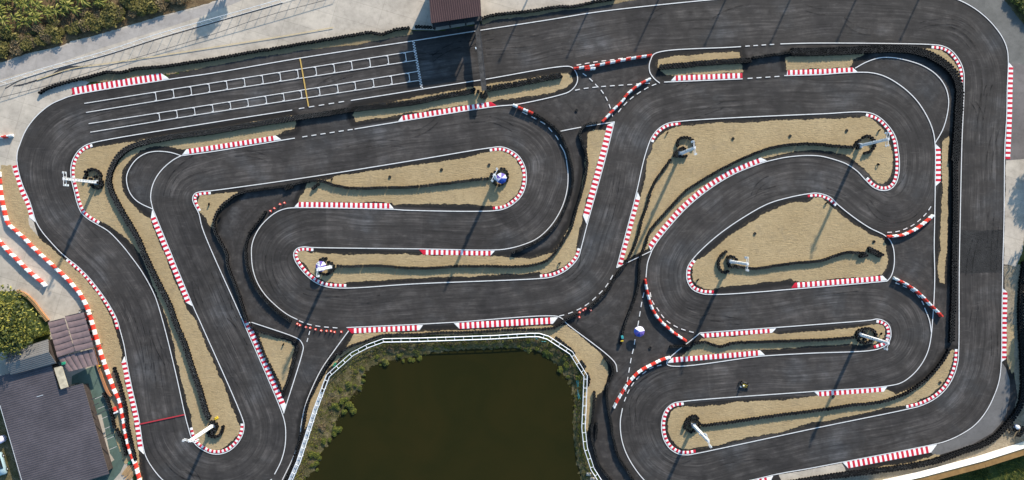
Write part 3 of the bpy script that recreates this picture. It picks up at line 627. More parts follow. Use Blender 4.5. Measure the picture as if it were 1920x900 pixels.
# dark patch on the paddock concrete with an outline of its own
sheet('dark_patch', [(24,162),(60,152),(98,139),(112,128),(130,124),(150,124),(172,121),(166,125),(140,129),(122,134),(108,139),(70,152),(40,162)], M['dark'], 0.020, 0.5)
mb = MB(); strip(mb, [(0,183),(100,157),(200,125),(300,95),(400,64),(500,30),(618,-2)], .7, .019); strip(mb, [(10,166),(37,151),(100,130.5),(200,103.5),(300,72),(400,43),(530,6)], 2.0, .0175)
o = mb.build('dark_lines', M['dark']); tag(o, kind='structure')  # two thin dark lines, one along the fence foot, one beside it
sheet('corner_ground', [(1880,-20),(1885,2),(1897,18),(1908,32),(1922,47),(1990,70),(1990,-60)], M['bank'], 0.012, 0.8)  # darker ground sheet filling the top right corner

sheet('asphalt_patch', [(1799.5,432),(1881,431),(1880.5,510),(1799,513)], M['patch'], 0.004, 0.4)
# black rubber laid down through the corners
mb = MB(); clo = [tuple(p) for p in clp]; nC = len(clo)
for k in range(70):
    i0 = random.randrange(nC); ln = random.randint(4, 16); v0 = random.uniform(-33, 33); v1 = max(-38, min(38, v0 + random.uniform(-22, 22)))
    for o2 in (0, 11):
        q = []
        for j in range(ln + 1):
            i = (i0 + j) % nC; s = j / ln; vv = v0 + (v1 - v0) * s * s + o2; q.append((clp[i][0] - tan[i][1] * vv, clp[i][1] + tan[i][0] * vv))
        if abs(v0 + o2) < 40 and abs(v1 + o2) < 40: strip(mb, q, random.uniform(1.2, 2.2), 0.006 + 0.0005 * (2 * k + (o2 > 0)) , False)
tag(mb.build('skid_marks', M['skid']), kind='structure')
# ------------------------------------------------------------------ kerbs
def kerb(label, pts, side, o0, o1, t0=0.0, t1=0.0, stripe=4.6, first=0, tip0=1, tip1=1, h=0.06):
    """pts along the track edge; side +1 = to the right of travel in the picture"""
    p = Path(pts); mb = MB(); L = p.L; a0 = t0; a1 = L - t1
    n = max(2, round((a1 - a0) / stripe))
    def V(t, o, z): return P(*p.off(t, side * o)) + Vector((0, 0, z))
    def quad(ts, oo0, oo1, m):
        k = len(ts); v = []
        for t, x0, x1 in zip(ts, oo0, oo1):
            v += [V(t, x0, 0.0), V(t, x0 + .25, h * .55), V(t, (x0 + x1) / 2, h), V(t, max(x1 - .3, x0 + .26), h * .8), V(t, x1, 0.0)]
        f = []
        for i in range(k - 1):
            for j in range(4):
                q = (i*5+j, i*5+j+1, i*5+5+j+1, i*5+5+j); f.append(q if side < 0 else q[::-1])
        mb.add(v, f, m)
    if t0: quad([0.01, t0], [o0, o0], [o0 + .6, o1], tip0)
    for i in range(n):
        s0 = a0 + (a1 - a0) * i / n; s1 = a0 + (a1 - a0) * (i + 1) / n
        quad([s0, (s0 + s1) / 2, s1], [o0] * 3, [o1] * 3, (i + first) % 2)
    if t1: quad([a1, L - .01], [o0, o0], [o1, o0 + .6], tip1)
    return tag(mb.build('kerb', [M['kred'], M['kwhite']]), label, 'kerb', 'red and white kerbs of the circuit')
W0, W1 = 1.2, 11.0
N0, N1 = 1.5, 7.0
kerb('wide red and white kerb below the tyre wall at the far left end of the start straight', [(137,179),(317,149)], -1, 1.2, 14.5, 0, 13)
kerb('narrow curved kerb hooking round the sand tip with the leftmost floodlight mast', [(172,268.5),(160,273),(149,281),(142,290),(136,302),(133,318),(134,334),(140,360),(146,383),(154,400),(168,412),(184,421.5)], -1, N0, N1, stripe=4.4, first=1)
kerb('short wide kerb on the sand verge beside the red white block wall at left', [(33,309),(43,347),(57,380),(68,416)], +1, W0, 10, 0, 11)
kerb('thin long kerb curving down the left sand verge beside the block wall', [(127,484),(147,500),(167,520),(187,545),(203,568),(219,597),(224,616)], +1, N0, 6.2, stripe=4.4, first=1)
kerb('wide kerb at lower left in front of the brown roofed clubhouse, red line at its side', [(235,668),(247,723),(260,780),(271,851)], +1, W0, 10.2, 11, 10)
kerb('steep wide kerb on the left sand island, right of its double tyre wall', [(287,393),(362,573)], +1, W0, 10.5, 14, 11)
kerb('narrow round kerb wrapping the bottom tip of the left sand island', [(458,794),(458,800),(455,815),(445,832),(430,845),(413,851),(396,850),(380,843),(368,834),(360,822),(354,803)], +1, N0, N1, stripe=4.4, first=1)
kerb('wide kerb under the double tyre wall beside the small round asphalt bay at upper left', [(342,291.7),(527,263)], -1, W0, 10.5, 9, 9, first=1)
kerb('wide kerb below the gantry foot, purple shadow across it', [(747,228.7),(931,199.5)], -1, W0, 10.5, 9, 9, tip1=0)
kerb('very short narrow kerb around the small sand corner left of centre', [(371,397),(363,380),(361.5,371),(366,363),(376,359.5),(395,357.7)], +1, N0, 6.6, stripe=4.4, first=1)
kerb('narrow round kerb around the upper middle sand tip with blue umbrella', [(918,277.3),(940,275.5),(957,281),(973,293),(984,312),(987,330),(985,350),(977,368),(963,382),(947,391),(925,395)], +1, N0, N1, stripe=4.4, first=1)
kerb('wide flat kerb under the upper middle sand island near four small cones', [(552,389.5),(640,391),(738,392.5)], -1, W0, 11, 8, 8)
kerb('wide kerb on top edge of the lower middle sand island', [(786,466.5),(928,468.5)], +1, W0, 11, 8, 8, tip0=0)
kerb('narrow hooked kerb around the left tip of the lower middle sand island', [(588,464),(568,463),(557,466),(551,475),(553,487),(563,503),(577,518),(593,530),(613,537.5),(649,540)], -1, N0, N1, stripe=4.4, first=1)
kerb('narrow curved kerb at the lower right corner of the middle sand island', [(1013,522),(1033,519.5),(1053,512),(1072,498),(1085,481),(1089.5,467)], -1, N0, N1, stripe=4.4, first=1)
kerb('tall slanting wide kerb in the very centre, left of the crossing track', [(1152,229),(1135,297),(1101,420)], +1, W0, 12, 9, 13, first=0)
kerb('slanting wide kerb on the right side of the central crossing track', [(1194,360),(1156.5,501)], -1, W0, 9, 9, 6, first=1)
kerb('wide kerb with red left tip above the pond, the shorter of the pond pair', [(651,614.5),(793,608)], +1, W0, 11, 8, 7, tip0=0)
kerb('wide kerb above the pond with white triangle tips, the longer of the pond pair', [(851,604.5),(1046,593.5)], +1, W0, 13, 10, 10)
kerb('steep wide kerb along the left side of the small sand triangle', [(456.5,603),(531,775)], -1, W0, 10.8, 0, 13)
kerb('wide kerb under the small sand strip with double tyre wall right of the crossing', [(1258,153),(1392,148)], -1, W0, 11.2, 9, 0)
kerb('wide kerb on the upper straight ending at the round asphalt bay upper right', [(1475,142),(1540,140),(1608,136.5)], -1, W0, 10.5, 2, 9)
kerb('narrow quarter round kerb at the top right sand corner', [(1747,84),(1767,86.5),(1782,94),(1797,111),(1806,133),(1807,158)], +1, N0, 7, stripe=4.4, first=1)
kerb('tall wide kerb on the concrete at the right edge, upper of the two there', [(1889.5,117),(1888,167),(1887,217),(1883.5,298)], -1, W0, 10.5, 9, 0)
kerb('narrow curved kerb at the upper left corner of the big right sand bed', [(1219,265),(1222,257),(1233,243),(1250,232),(1275,227.5)], +1, N0, 6.6, stripe=4.4, first=1)
kerb('narrow U shaped kerb around the right end of the big right sand bed', [(1625,211),(1647,219),(1667,238),(1679,258),(1684,283),(1686,307),(1684,330),(1678,346),(1668,355),(1653,357),(1637,351),(1622,337)], +1, N0, 7, stripe=4.4, first=1)
kerb('short upright wide kerb in front of the long right hand tyre wall', [(1752.5,270),(1753,333),(1752.7,349)], -1, W0, 11, 9, 9)
kerb('longest wide kerb sweeping along the curved lower edge of the big sand bed', [(1221,470),(1231,455),(1254,426),(1288,389),(1328,356),(1374,327.5),(1430,305),(1438,302.6)], -1, W0, 10.5, 6, 9)
kerb('tiny narrow kerb on top of the leaf shaped sand island', [(1570,382),(1558,371),(1544,364.5),(1530,362),(1514,363.5)], -1, N0, 6.6, stripe=4.4, first=1)
kerb('narrow hooked kerb around the left tip of the leaf shaped sand island', [(1299,486),(1289.5,500),(1287,513),(1289,528),(1298,542),(1315,550),(1338,552)], -1, N0, N1, stripe=4.4, first=1)
kerb('wide kerb along the bottom edge of the leaf shaped sand island', [(1484,541.5),(1540,537.5),(1664,527)], -1, W0, 10.8, 7, 8, tip0=0)
kerb('wide kerb on the top edge of the thin sand finger lower right', [(1312,624.5),(1455,614)], +1, W0, 9.5, 8, 8)
kerb('wide kerb on the bottom edge of the thin sand finger lower right', [(1250,682),(1434,667)], -1, W0, 10.8, 13, 8)
kerb('small narrow U kerb round the right end of the thin sand finger', [(1644,598),(1656,601),(1666,609),(1670,623),(1668,637),(1661,647),(1640,655)], +1, N0, N1, stripe=4.4, first=1)
kerb('wide kerb on the top edge of the lowest right sand island', [(1527,733.5),(1663,723.5)], +1, W0, 10.5, 8, 7)
kerb('narrow U shaped kerb round the left end of the lowest right sand island', [(1281,752.5),(1262,756),(1248,768),(1241,787),(1240.5,807),(1246,827),(1257,842),(1273,851),(1290,852.5),(1305,850)], -1, N0, N1, stripe=4.4, first=1)
kerb('narrow sweeping kerb at the inside of the lower right corner', [(1797,655),(1795,680),(1787,706),(1773,729),(1753,747),(1727,760),(1700,767)], +1, N0, N1, stripe=4.4, first=1)
kerb('tall wide kerb at the right edge, lower of the two there', [(1879,541),(1878,600),(1877,678)], -1, W0, 10, 7, 6)
kerb('wide kerb in the bottom right corner beside the grey runoff', [(1580,866),(1756,832)], +1, 1.2, 14, 8, 13)
kerb('wide kerb cut off by the bottom edge of the photo at right', [(1340,914),(1413,899),(1449,891)], +1, 1.2, 12, 0, 8)

# ------------------------------------------------------------------ tyre walls
def tyre_stack_data(name, n=4, seg=14):
    mb = MB(); rnd = random.Random(hash(name) % 1000)
    prof = [(.150,.02),(.17,0),(.235,.0),(.268,.035),(.275,.09),(.268,.145),(.240,.176),(.222,.184),(.168,.184),(.150,.16)]
    mis = [0, 0, 0, 0, 0, 0, 0, 1, 0, 0]
    for k in range(n):
        mb.lathe(prof, seg, (rnd.uniform(-.015, .015), rnd.uniform(-.015, .015), k * .182), 0, mis, True)
    return mb
TYRE = []
for i in range(4):
    b_ = tyre_stack_data('t%d' % i, 4)
    TYRE.append((b_, mesh_data('tyre_stack', b_.v, b_.f, [M['rubber'], M['side']], b_.mi, True)))
LOWT = tyre_stack_data('low', 1); LOWM = mesh_data('loose_tyre', LOWT.v, LOWT.f, [M['rubber'], M['side']], LOWT.mi, True)
def spots_along(pts, rows=1, pitch=5.45):
    p = Path(pts); out = []
    n = int(p.L / pitch)
    for r in range(rows):
        o = (r - (rows - 1) / 2) * 5.0
        for i in range(n + 1):
            t = (i + (r % 2) * .5) * pitch
            if t <= p.L: out.append(tuple(p.off(t, o) + np.random.randn(2) * 0.28))
    return out
def in_frame(s): return -4 < s[0] < 1924 and -4 < s[1] < 904
def tyre_wall(label, segs=(), spots=(), cat='tyre barrier', name='tyre_barrier', group='tyre barriers around the circuit', hs=1.0):
    s = []
    for pts, rows in segs: s += spots_along(pts, rows)
    s += [tuple(x) for x in spots]
    kept = []
    for a in s:
        if all((a[0]-b[0])**2 + (a[1]-b[1])**2 > 16 for b in kept[-400:]): kept.append(a)
    s = kept; o0 = P(*s[0]); e = empty(name, o0, 0, label, cat, group)
    vis = sorted(range(len(s)), key=lambda i: (not in_frame(s[i]), (s[i][0]-NX)**2 + (s[i][1]-NY)**2))
    own = set(vis[:100]); rest = MB()
    for i, a in enumerate(s):
        loc = P(*a) - o0; tb, tm = TYRE[random.randrange(4)]
        if i in own:
            c = link(D.objects.new('tyre_stack', tm)); c.parent = e; c.location = loc; c.rotation_euler = (0, 0, random.random() * 6.28)
            c.scale = (1, 1, hs * random.choice([.85, .88, .88, .91]))
        else:
            ang = random.random() * 6.28; ca, sa = math.cos(ang), math.sin(ang); b0 = len(rest.v)
            rest.v += [(x*ca - y*sa + loc.x, x*sa + y*ca + loc.y, z * .88 * hs) for x, y, z in tb.v]
            rest.f += [tuple(q + b0 for q in f) for f in tb.f]; rest.mi += tb.mi
    if rest.v:
        o = rest.build('tyre_stack', [M['rubber'], M['side']], e, True); o['kind'] = 'stuff'
    return e
tyre_wall('long single row of tyres between the pale paddock and the start straight', [(T1P, 1)])
tyre_wall('short row of tyres in the shadow left of the red roofed hut', [([(781,51),(800,51.5),(818,53)], 1)])
tyre_wall('single row of tyres along the top edge right of the red roofed hut', [(T2P[:-1], 1)])
tyre_wall('longest double tyre wall running down the left island and back along the start straight',
  [([(394,783),(388,772),(377,733),(363,693),(347,643),(330,603),(323,580),(300,533),(277,487),(260,447),(240,413),(223,383),(208,350),(207,330),(213,313),(223,295),(240,280),(267,269),(300,262),(350,253.5),(400,247),(480,233.5),(547,223),(613,213.5),(663,205.5),(780,191.5),(827,182),(893,170)], 2)])
tyre_wall('double tyre wall on the sand strip right of the gantry foot', [([(915,167),(960,160),(1000,152),(1053,142)], 2)], [(897,172),(902,176),(907,179),(903,182),(908,184),(912,180),(911,174),(923,172)])
tyre_wall('curved single tyre wall around the outside of the upper middle hairpin', [([(1002,214),(1027,230),(1047,248),(1060,273),(1067,293),(1073,320),(1073,345),(1070,360),(1063,383),(1050,410),(1033,432),(1017,446),(993,460),(963,473)], 1)])
tyre_wall('winding tyre wall through the central corridor on to the lower middle sand island', [([(1118,231),(1105,232),(1094,238),(1087,250),(1089,262),(1095,277),(1099,293),(1100,307),(1098,327),(1093,350),(1088,368),(1080,393),(1070,428),(1057,450),(1045,468),(1027,487),(1007,495),(973,499.5),(927,499),(860,499),(810,502),(760,502),(713,498),(640,499),(631,497)], 1)])
tyre_wall('winding tyre wall from the blue umbrella mast round the left runoff corridor', [([(914,335),(900,336),(860,341),(810,347),(780,350),(713,352),(663,353),(630,348),(607,340),(580,339),(547,347),(513,352),(480,357),(453,362),(430,375),(413,392),(403,413),(405,433),(417,457),(427,477),(428,495),(437,520),(450,553),(462,593),(466,602)], 1), ([(538,354),(552,350)], 1), ([(588,353),(597,346)], 1)])
tyre_wall('short curved tyre wall left of the lower middle hairpin line', [([(499,398),(487,415),(470,437),(463,460),(463,487),(467,507),(480,537),(497,560),(520,583),(547,602)], 1)])
tyre_wall('triangular tyre wall around the small sand triangle', [([(470,608),(477,617),(513,628),(547,635),(558,647),(555,663),(545,700),(533,732),(531,741)], 1), ([(481,622),(496,663),(516,703),(528,731)], 1)], hs=.6)
tyre_wall('single tyre wall following the left and top of the pond to the crossing', [([(530,912),(550,867),(570,798),(574,773),(580,750),(593,723),(610,690),(623,671),(643,657),(663,647),(690,638),(713,629.5),(747,627),(780,627),(827,623.5),(893,622),(960,618),(1020,616.5),(1043,612),(1060,599),(1072,593),(1085,587)], 1)])
tyre_wall('slanting tyre wall from the cones up to the mast at the upper right sand bed', [([(1103,577),(1120,564),(1140,542),(1157,513),(1173,493),(1183,473),(1195,443),(1203,410),(1213,383),(1220,357),(1230,337),(1247,313),(1257,299)], 1)])
tyre_wall('long curved tyre wall from the lower crossing along the big right sand bed', [([(1163,644),(1167,623),(1175,597),(1185,573),(1195,540),(1198,507),(1200,483),(1210,457),(1218,433),(1237,410),(1257,388),(1283,360),(1313,340),(1347,320),(1393,297),(1423,284.5),(1457,275),(1500,270),(1540,271.5),(1575,275),(1600,276)], 1)])
tyre_wall('short tyre wall across the leaf shaped sand island, forked at its right end', [([(1384,500),(1407,503),(1423,502.5),(1457,497),(1490,493),(1540,488),(1553,483.5),(1587,473),(1610,474),(1622,475)], 1), ([(1627,467),(1640,473),(1652,480)], 2), ([(1612,481),(1628,478)], 1)])
tyre_wall('short tyre wall along the thin sand finger lower right', [([(1257,650),(1290,647),(1317,640.5),(1333,645),(1347,649),(1373,643),(1440,640),(1540,636.5),(1600,632)], 1)])
tyre_wall('tyre wall along the lowest right sand island up to the right inner lane', [([(1317,797),(1373,790),(1440,780),(1540,767.5),(1587,760),(1653,752),(1693,738),(1727,717),(1750,695),(1767,673),(1777,655)], 1)])
tyre_wall('long multiple row tyre wall down the right inner lane', [([(1782,640),(1783,600),(1785,567),(1786,500),(1788,400),(1788,300)], 2), ([(1788,300),(1791,267),(1795,200),(1796,168),(1787,140),(1757,113),(1720,97.5),(1680,92),(1620,94),(1540,97.5),(1480,98.5)], 3)])
tyre_wall('double tyre wall on the small sand strip right of the crossing', [([(1476,100),(1440,105),(1407,110)], 1), ([(1405,114),(1340,117.5),(1273,123.5),(1236,126.5)], 2)])
tyre_wall('short tyre row between the block wall and the lower left kerb', [([(217,690),(227,723),(237,760),(242,800),(250,835),(256,862)], 1)])
tyre_wall('short tyre row along the green terrace of the clubhouse', [([(197,737),(203,748),(210,768),(217,800)], 1), ([(221,805),(230,820),(236,840),(239,855)], 1)])
tyre_wall('three small tyre groups behind the rail at the upper right pond bank', [([(1043,633),(1052,639),(1060,646),(1070,654),(1078,663)], 1), ([(1088,679),(1097,692)], 2), ([(1101,700),(1104,712),(1102,722)], 1)])
tyre_wall('curved tyre wall from the sand corner down the outside of the lower hairpin', [([(1134,670),(1142,678),(1148,688),(1147,704),(1139,719),(1137,735),(1138,750),(1141,773),(1145,790),(1148,813),(1153,835),(1160,857),(1177,883),(1190,905)], 1)])
tyre_wall('tyre wall between the pond rail and the grey service lane', [([(1114,735),(1113,760),(1110,793),(1109,817),(1115,843),(1123,870),(1140,893),(1150,906)], 1), ([(1118,793),(1118,806),(1117,821)], 1)])
tyre_wall('outer tyre wall around the bottom right corner inside the white hoarding', [([(1440,911),(1520,898),(1570,890),(1637,882),(1703,873),(1753,863),(1803,845),(1847,829),(1870,812),(1890,790),(1906,767),(1914,745),(1916,700),(1914,650),(1911,600),(1913,540),(1919,490)], 2)])
RG = 'tyre rings around the floodlight masts'
def ring(label, s): return tyre_wall(label, (), s, 'tyre ring', 'tyre_ring', RG)
ring('open tyre ring at the foot of the leftmost floodlight mast', [(161,334),(164,328),(163,322.5),(169,319),(174.5,317.5),(180,318.5),(185,321),(189,325),(191,329.5),(181,332),(190,336),(193,341),(193.5,346.5),(190,351),(184.5,353),(178.5,351.5),(174,347.5),(187,343),(172,336)])
ring('two nested tyre arcs around the mast on the leaf shaped sand island', [(1360,472),(1355,475),(1351,479),(1348,484),(1346.5,489.5),(1346,495),(1347,500.5),(1349.5,505.5),(1353.5,509.5),(1359,511),(1363.5,508.5),(1363.5,482),(1369,480.5),(1374.5,482),(1379.5,486),(1364.5,488),(1364.5,494),(1367,499),(1372.5,500.5),(1378.5,498.5),(1383,501)])
ring('tyre ring with leaning mast at the right end of the thin sand finger', [(1610,618.5),(1616,616.5),(1622,615.5),(1628,615.5),(1633.5,617.5),(1638,621),(1640.5,626),(1640,631.5),(1636,636),(1630.5,639),(1625,641.5),(1619,643),(1613.5,641.5),(1608.5,638),(1605.5,633),(1604.5,627.5),(1606,622),(1612,630),(1617,622),(1622,627),(1620,636)])
ring('tyre cluster around the mast at the left end of the lowest sand island', [(1283,801),(1284,795.5),(1285.5,790),(1288.5,785),(1293,781.5),(1298,779.5),(1303.5,779),(1307.5,783),(1289,806),(1294.5,809),(1300,807),(1305,803.5),(1309.5,799.5),(1311,793.5),(1302,789),(1296,787),(1291,792),(1293,799),(1307,789)])
ring('tyre ring around the mast at the right end of the big sand bed', [(1602,271.5),(1605,266.5),(1610,263.5),(1617,258),(1622.5,255.5),(1628,256),(1633,259),(1636.5,263.5),(1638,269),(1637.5,274.5),(1635,279.5),(1631,283.5),(1625.5,286),(1620,287.5),(1609,273),(1606.5,278)])
ring('tyre ring around the lattice mast at the left end of the big sand bed', [(1270,273),(1269.5,267.5),(1271.5,262.5),(1276,259),(1281.5,258),(1287,258),(1292.5,259.5),(1297,263),(1299.5,268),(1300,273.5),(1269.5,283),(1274.5,279.5),(1279.5,277.5),(1283,280),(1265,287),(1263.5,292.5),(1269,293),(1274.5,293.5),(1280,293.5),(1285.5,293)])
ring('hook of tyres around the mast at the bottom tip of the left island', [(397,790),(402,790.5),(406.5,794),(408.5,799),(406,804),(401,805.5),(395.5,794.5),(393,799.5),(392,805),(392,810.5),(394.5,815.5),(399.5,817.5),(405,818),(410,816.5),(414.5,813),(417.5,808.5),(419,803),(419.5,799),(399,799),(400,811)])
ring('tyres around the mast with umbrella on the lower middle sand island', [(602,487),(606.5,484.5),(612,484.5),(617,491.5),(622.5,493.5),(626,498),(627,503.5),(623.5,508),(619.5,512),(614,514),(608,514),(602.5,511.5),(598.5,507),(597,501),(598,494)])
ring('tyres around the mast with umbrella at the upper middle sand tip', [(940,316.5),(945.5,317.5),(949.5,321.5),(951.5,327),(952,332.5),(950.5,338),(947,342.5),(942,346),(936,347.5),(930,346),(925.5,342),(922,326.5),(921.5,332),(934,321.5),(928,323),(925,337)])

# ------------------------------------------------------------------ loose tyres
LG = 'loose tyres lying about the circuit'
for x, y, up, lb in [(1250,249,1,'loose tyre standing upright just below the corner kerb of the big sand bed'),(1374,260,0,'loose tyre lying alone in the upper middle of the big sand bed'),(1481,255,0,'loose tyre lying on the big sand bed above its curved tyre wall'),
 (1587,245,0,'loose tyre lying on the big sand bed upper left of its right mast'),(1647,244,1,'small upright tyre close to the U kerb of the big sand bed'),(1645,309,1,'upright tyre with long shadow in the lower right end of the big sand bed'),
 (1548,380,1,'upright tyre near the tiny kerb on top of the leaf shaped island'),(1638,453,0,'loose tyre lying above the forked tyre end on the leaf shaped island'),(1415,438,0,'loose tyre lying alone in the middle of the leaf shaped island'),
 (1307,524,1,'upright tyre inside the hooked left kerb of the leaf shaped island'),(731,332,0,'loose tyre lying on the upper middle island, left one of the pair there'),(828,318,0,'loose tyre lying on the upper middle island, right one of the pair there'),
 (917,309,0,'loose tyre lying just upper left of the blue umbrella'),(1049,492,1,'upright tyre with shadow inside the lower right kerb of the middle island'),(1081,207,0,'loose tyre lying on the bare asphalt of the upper crossing'),
 (1650,625,1,'loose tyre between the ring and small U kerb of the thin finger'),(1762,717,0,'half buried tyre beside the sweeping kerb at lower right'),(1562,743,0,'loose tyre lying under the kerb of the lowest right island'),
 (1219,652,0,'loose tyre lying on asphalt right of the umbrella shadow'),(392,383,1,'upright tyre on the small sand corner, upper one'),(412,408,1,'upright tyre on the small sand corner beside its tyre wall'),(531,645,1,'upright tyre in the upper part of the sand triangle'),(622,336,1,'loose tyre standing at the left end of the upper middle island')]:
    o = link(D.objects.new('loose_tyre', LOWM)); o.location = P(x, y)
    if up: o.rotation_euler = (R(90), 0, random.random() * 3.1); o.location.z = .275; o.location += Vector((0, 0, 0))
    else: o.location.z = 0.03; o.rotation_euler = (R(random.uniform(-4, 4)), R(random.uniform(-4, 4)), 0)
    tag(o, lb, 'tyre', LG)

# ------------------------------------------------------------------ plastic barrier blocks
def block_data(name, mt, L):
    # road-barrier section: wide foot, sloped shoulder, narrow top, with chamfered ends, carry slots and a pin knuckle
    prof = [(-.26, 0), (-.26, .16), (-.16, .36), (-.13, .78), (.13, .78), (.16, .36), (.26, .16), (.26, 0)]
    mb = MB(); xs_ = [(-L/2, .88), (-L/2 + .05, 1.0), (-L*.14, 1.0), (-L*.12, .90), (L*.12, .90), (L*.14, 1.0), (L/2 - .05, 1.0), (L/2, .88)]; v = []
    for x, k in xs_: v += [(x, y * k, z * (1 if z < .7 else (1.0 if k == 1 else .965))) for y, z in prof]
    n = len(prof); f = [tuple(range(n)), tuple(range(len(v) - 1, len(v) - 1 - n, -1))]
    for i in range(len(xs_) - 1):
        for j in range(n): f.append((i*n+j, (i+1)*n+j, (i+1)*n+(j+1) % n, i*n+(j+1) % n)[::-1])
    mb.add(v, f); mb.lathe([(.0, .80), (.05, .80), (.05, .775), (.05, .1)], 8, (L/2 - .02, 0, 0)); mb.lathe([(0, .81), (.06, .805), (.07, .78)], 8, (0, 0, 0))
    m = mesh_data(name, mb.v, mb.f, mt)
    bm = bmesh.new(); bm.from_mesh(m); bmesh.ops.recalc_face_normals(bm, faces=bm.faces); bm.to_mesh(m); bm.free(); return m
BLK = {c: block_data('barrier_block', M['pred' if c == 'red' else 'pwhite'], .95) for c in ('red', 'white')}
def ordn(n):
    return {1:'first',2:'second',3:'third',4:'fourth',5:'fifth',6:'sixth',7:'seventh',8:'eighth',9:'ninth',10:'tenth',11:'eleventh',12:'twelfth'}.get(n, '%d%s' % (n, 'th' if 10 < n % 100 < 14 else {1:'st',2:'nd',3:'rd'}.get(n % 10, 'th')))
def blocks(pts, c0, where, end, group, z=0.0):
    cnt = {'red': 0, 'white': 0}
    for i, p in enumerate(pts):
        c = ('red', 'white')[(i + (c0 == 'white')) % 2]; cnt[c] += 1
        a = np.array(pts[max(i-1, 0)]); b = np.array(pts[min(i+1, len(pts)-1)]); d = b - a
        o = link(D.objects.new('barrier_block', BLK[c])); o.location = P(*p); o.location.z = z
        o.rotation_euler = (0, 0, math.atan2(-d[1], d[0]) + random.gauss(0, .04))
        tag(o, '%s %s block from the %s end of %s' % (ordn(cnt[c]), c, end, where), 'barrier', group)
def zc(ox, oy, pts): return [(ox + x / 3, oy + y / 3) for x, y in pts]
def along(pts, n):
    p = Path(pts); return [tuple(p.at(p.L * (i + .5) / n)) for i in range(n)]
blocks(PB1, 'white', 'the long left block wall', 'top', 'blocks of the long left wall')
blocks(zc(0, 300, [(0,455),(18,473),(38,495),(58,517),(79,537),(100,557),(122,580),(143,600),(164,621),(186,640),(208,658),(231,678),(255,700)]), 'white', 'the short paddock row', 'left', 'blocks of the short paddock row')
blocks([(2,257.5),(11.5,256.5),(21.5,254.7)], 'white', 'the three block stub at far left', 'left', 'blocks of the far left stub')
blocks(along([(1075,129),(1110,124),(1150,116.5),(1185,109.5),(1221,104)], 15), 'red', 'the upper crossing row', 'left', 'blocks of the upper crossing row')
blocks([(1101,129.6),(1111,129)], 'red', 'the doubled stub at the upper crossing', 'left', 'blocks doubled at the upper crossing')
blocks(along([(1219,148),(1205,155),(1190,165),(1176,177),(1165,192),(1155,201),(1142,215),(1129,229)], 12), 'white', 'the slanting crossing row', 'upper right', 'blocks of the slanting crossing row')
blocks([(966,198.5),(976,203),(985.5,207),(995,211)], 'white', 'the short row at the centre hairpin entry', 'left', 'blocks at the centre hairpin entry')
blocks(along([(1209,523),(1212,540),(1217,561),(1224,581),(1235,598),(1247,610),(1265,625),(1286,639)], 15), 'red', 'the curved lower crossing row', 'top', 'blocks of the curved lower crossing row')
blocks(zc(1140, 600, [(335,212),(307,220),(280,232),(253,245),(228,258),(202,271),(178,287),(156,305),(137,325),(118,350),(98,375),(82,400),(67,425),(52,450),(38,478)]), 'white', 'the arc near the bottom right hairpin', 'upper right', 'blocks of the arc at the bottom hairpin')
blocks(zc(1520, 300, [(440,430),(470,428),(500,425),(527,417),(553,405),(580,392),(605,376),(628,358),(650,340),(673,320)]), 'red', 'the arc right of the leaf island', 'left', 'blocks of the arc right of the leaf island')
blocks(zc(1520, 300, [(475,668),(503,682),(527,693),(552,710),(577,725),(600,745),(622,765),(640,785),(660,805),(680,825),(700,843),(722,867)]), 'white', 'the slanting row below the leaf island', 'left', 'blocks of the slanting row below the leaf island')
for c, x, y, lb in (('red',217.5,766,'red plastic block lying loose on the sand beside the terrace tyres'),('white',220,772,'white plastic block lying loose on the sand beside the terrace tyres')):
    o = link(D.objects.new('barrier_block', BLK[c])); o.location = P(x, y); o.rotation_euler = (0, 0, 1.9 if c == 'red' else .4); o.scale = (.8, .9, .9); tag(o, lb, 'barrier')

# ------------------------------------------------------------------ cones
def cone_proto():
    e = empty('traffic_cone', (0, 0, 0))
    b = MB(); b.box((0, 0, .02), (.42, .42, .04), bev=.012); b.build('base', M['cone'], e)
    b = MB(); b.lathe([(.17, .04), (.155, .06), (.03, .62), (.0, .62)], 12); b.build('cone_body', M['cone'], e)
    b = MB(); b.lathe([(.116, .24), (.122, .245), (.082, .40), (.078, .40)], 12); b.build('reflective_band', M['kwhite'], e)
    return e
def copy_tree(o, parent=None):
    c = o.copy(); link(c); c.parent = parent
    for ch in [k for k in o.children]: copy_tree(ch, c)
    return c
CP = cone_proto(); first = True
def cone(x, y, lb, g):
    global first
    o = CP if first else copy_tree(CP); first = False
    o.location = P(x, y); o.rotation_euler = (0, 0, random.random()); tag(o, lb, 'traffic cone', g)
for i, (x, y) in enumerate(zc(380, 600, [(533,22),(547,30),(580,40),(605,45),(635,53),(667,60),(697,62),(722,63),(742,68),(780,67)])):
    cone(x, y, '%s small red cone from the left across the lane above the pond' % ordn(i + 1), 'cones across the lane above the pond')
for i, (x, y) in enumerate(zc(380, 300, [(382,288),(403,273),(435,250),(460,242)])):
    cone(x, y, '%s small red cone from the left above the lower middle hairpin' % ordn(i + 1), 'cones above the lower middle hairpin')
for i, (x, y) in enumerate(zc(760, 300, [(978,885),(980,858),(1000,846),(1012,838),(1042,845)])):
    cone(x, y, '%s small red cone from the left in the gap between two central tyre walls' % ordn(i + 1), 'cones in the central tyre wall gap')

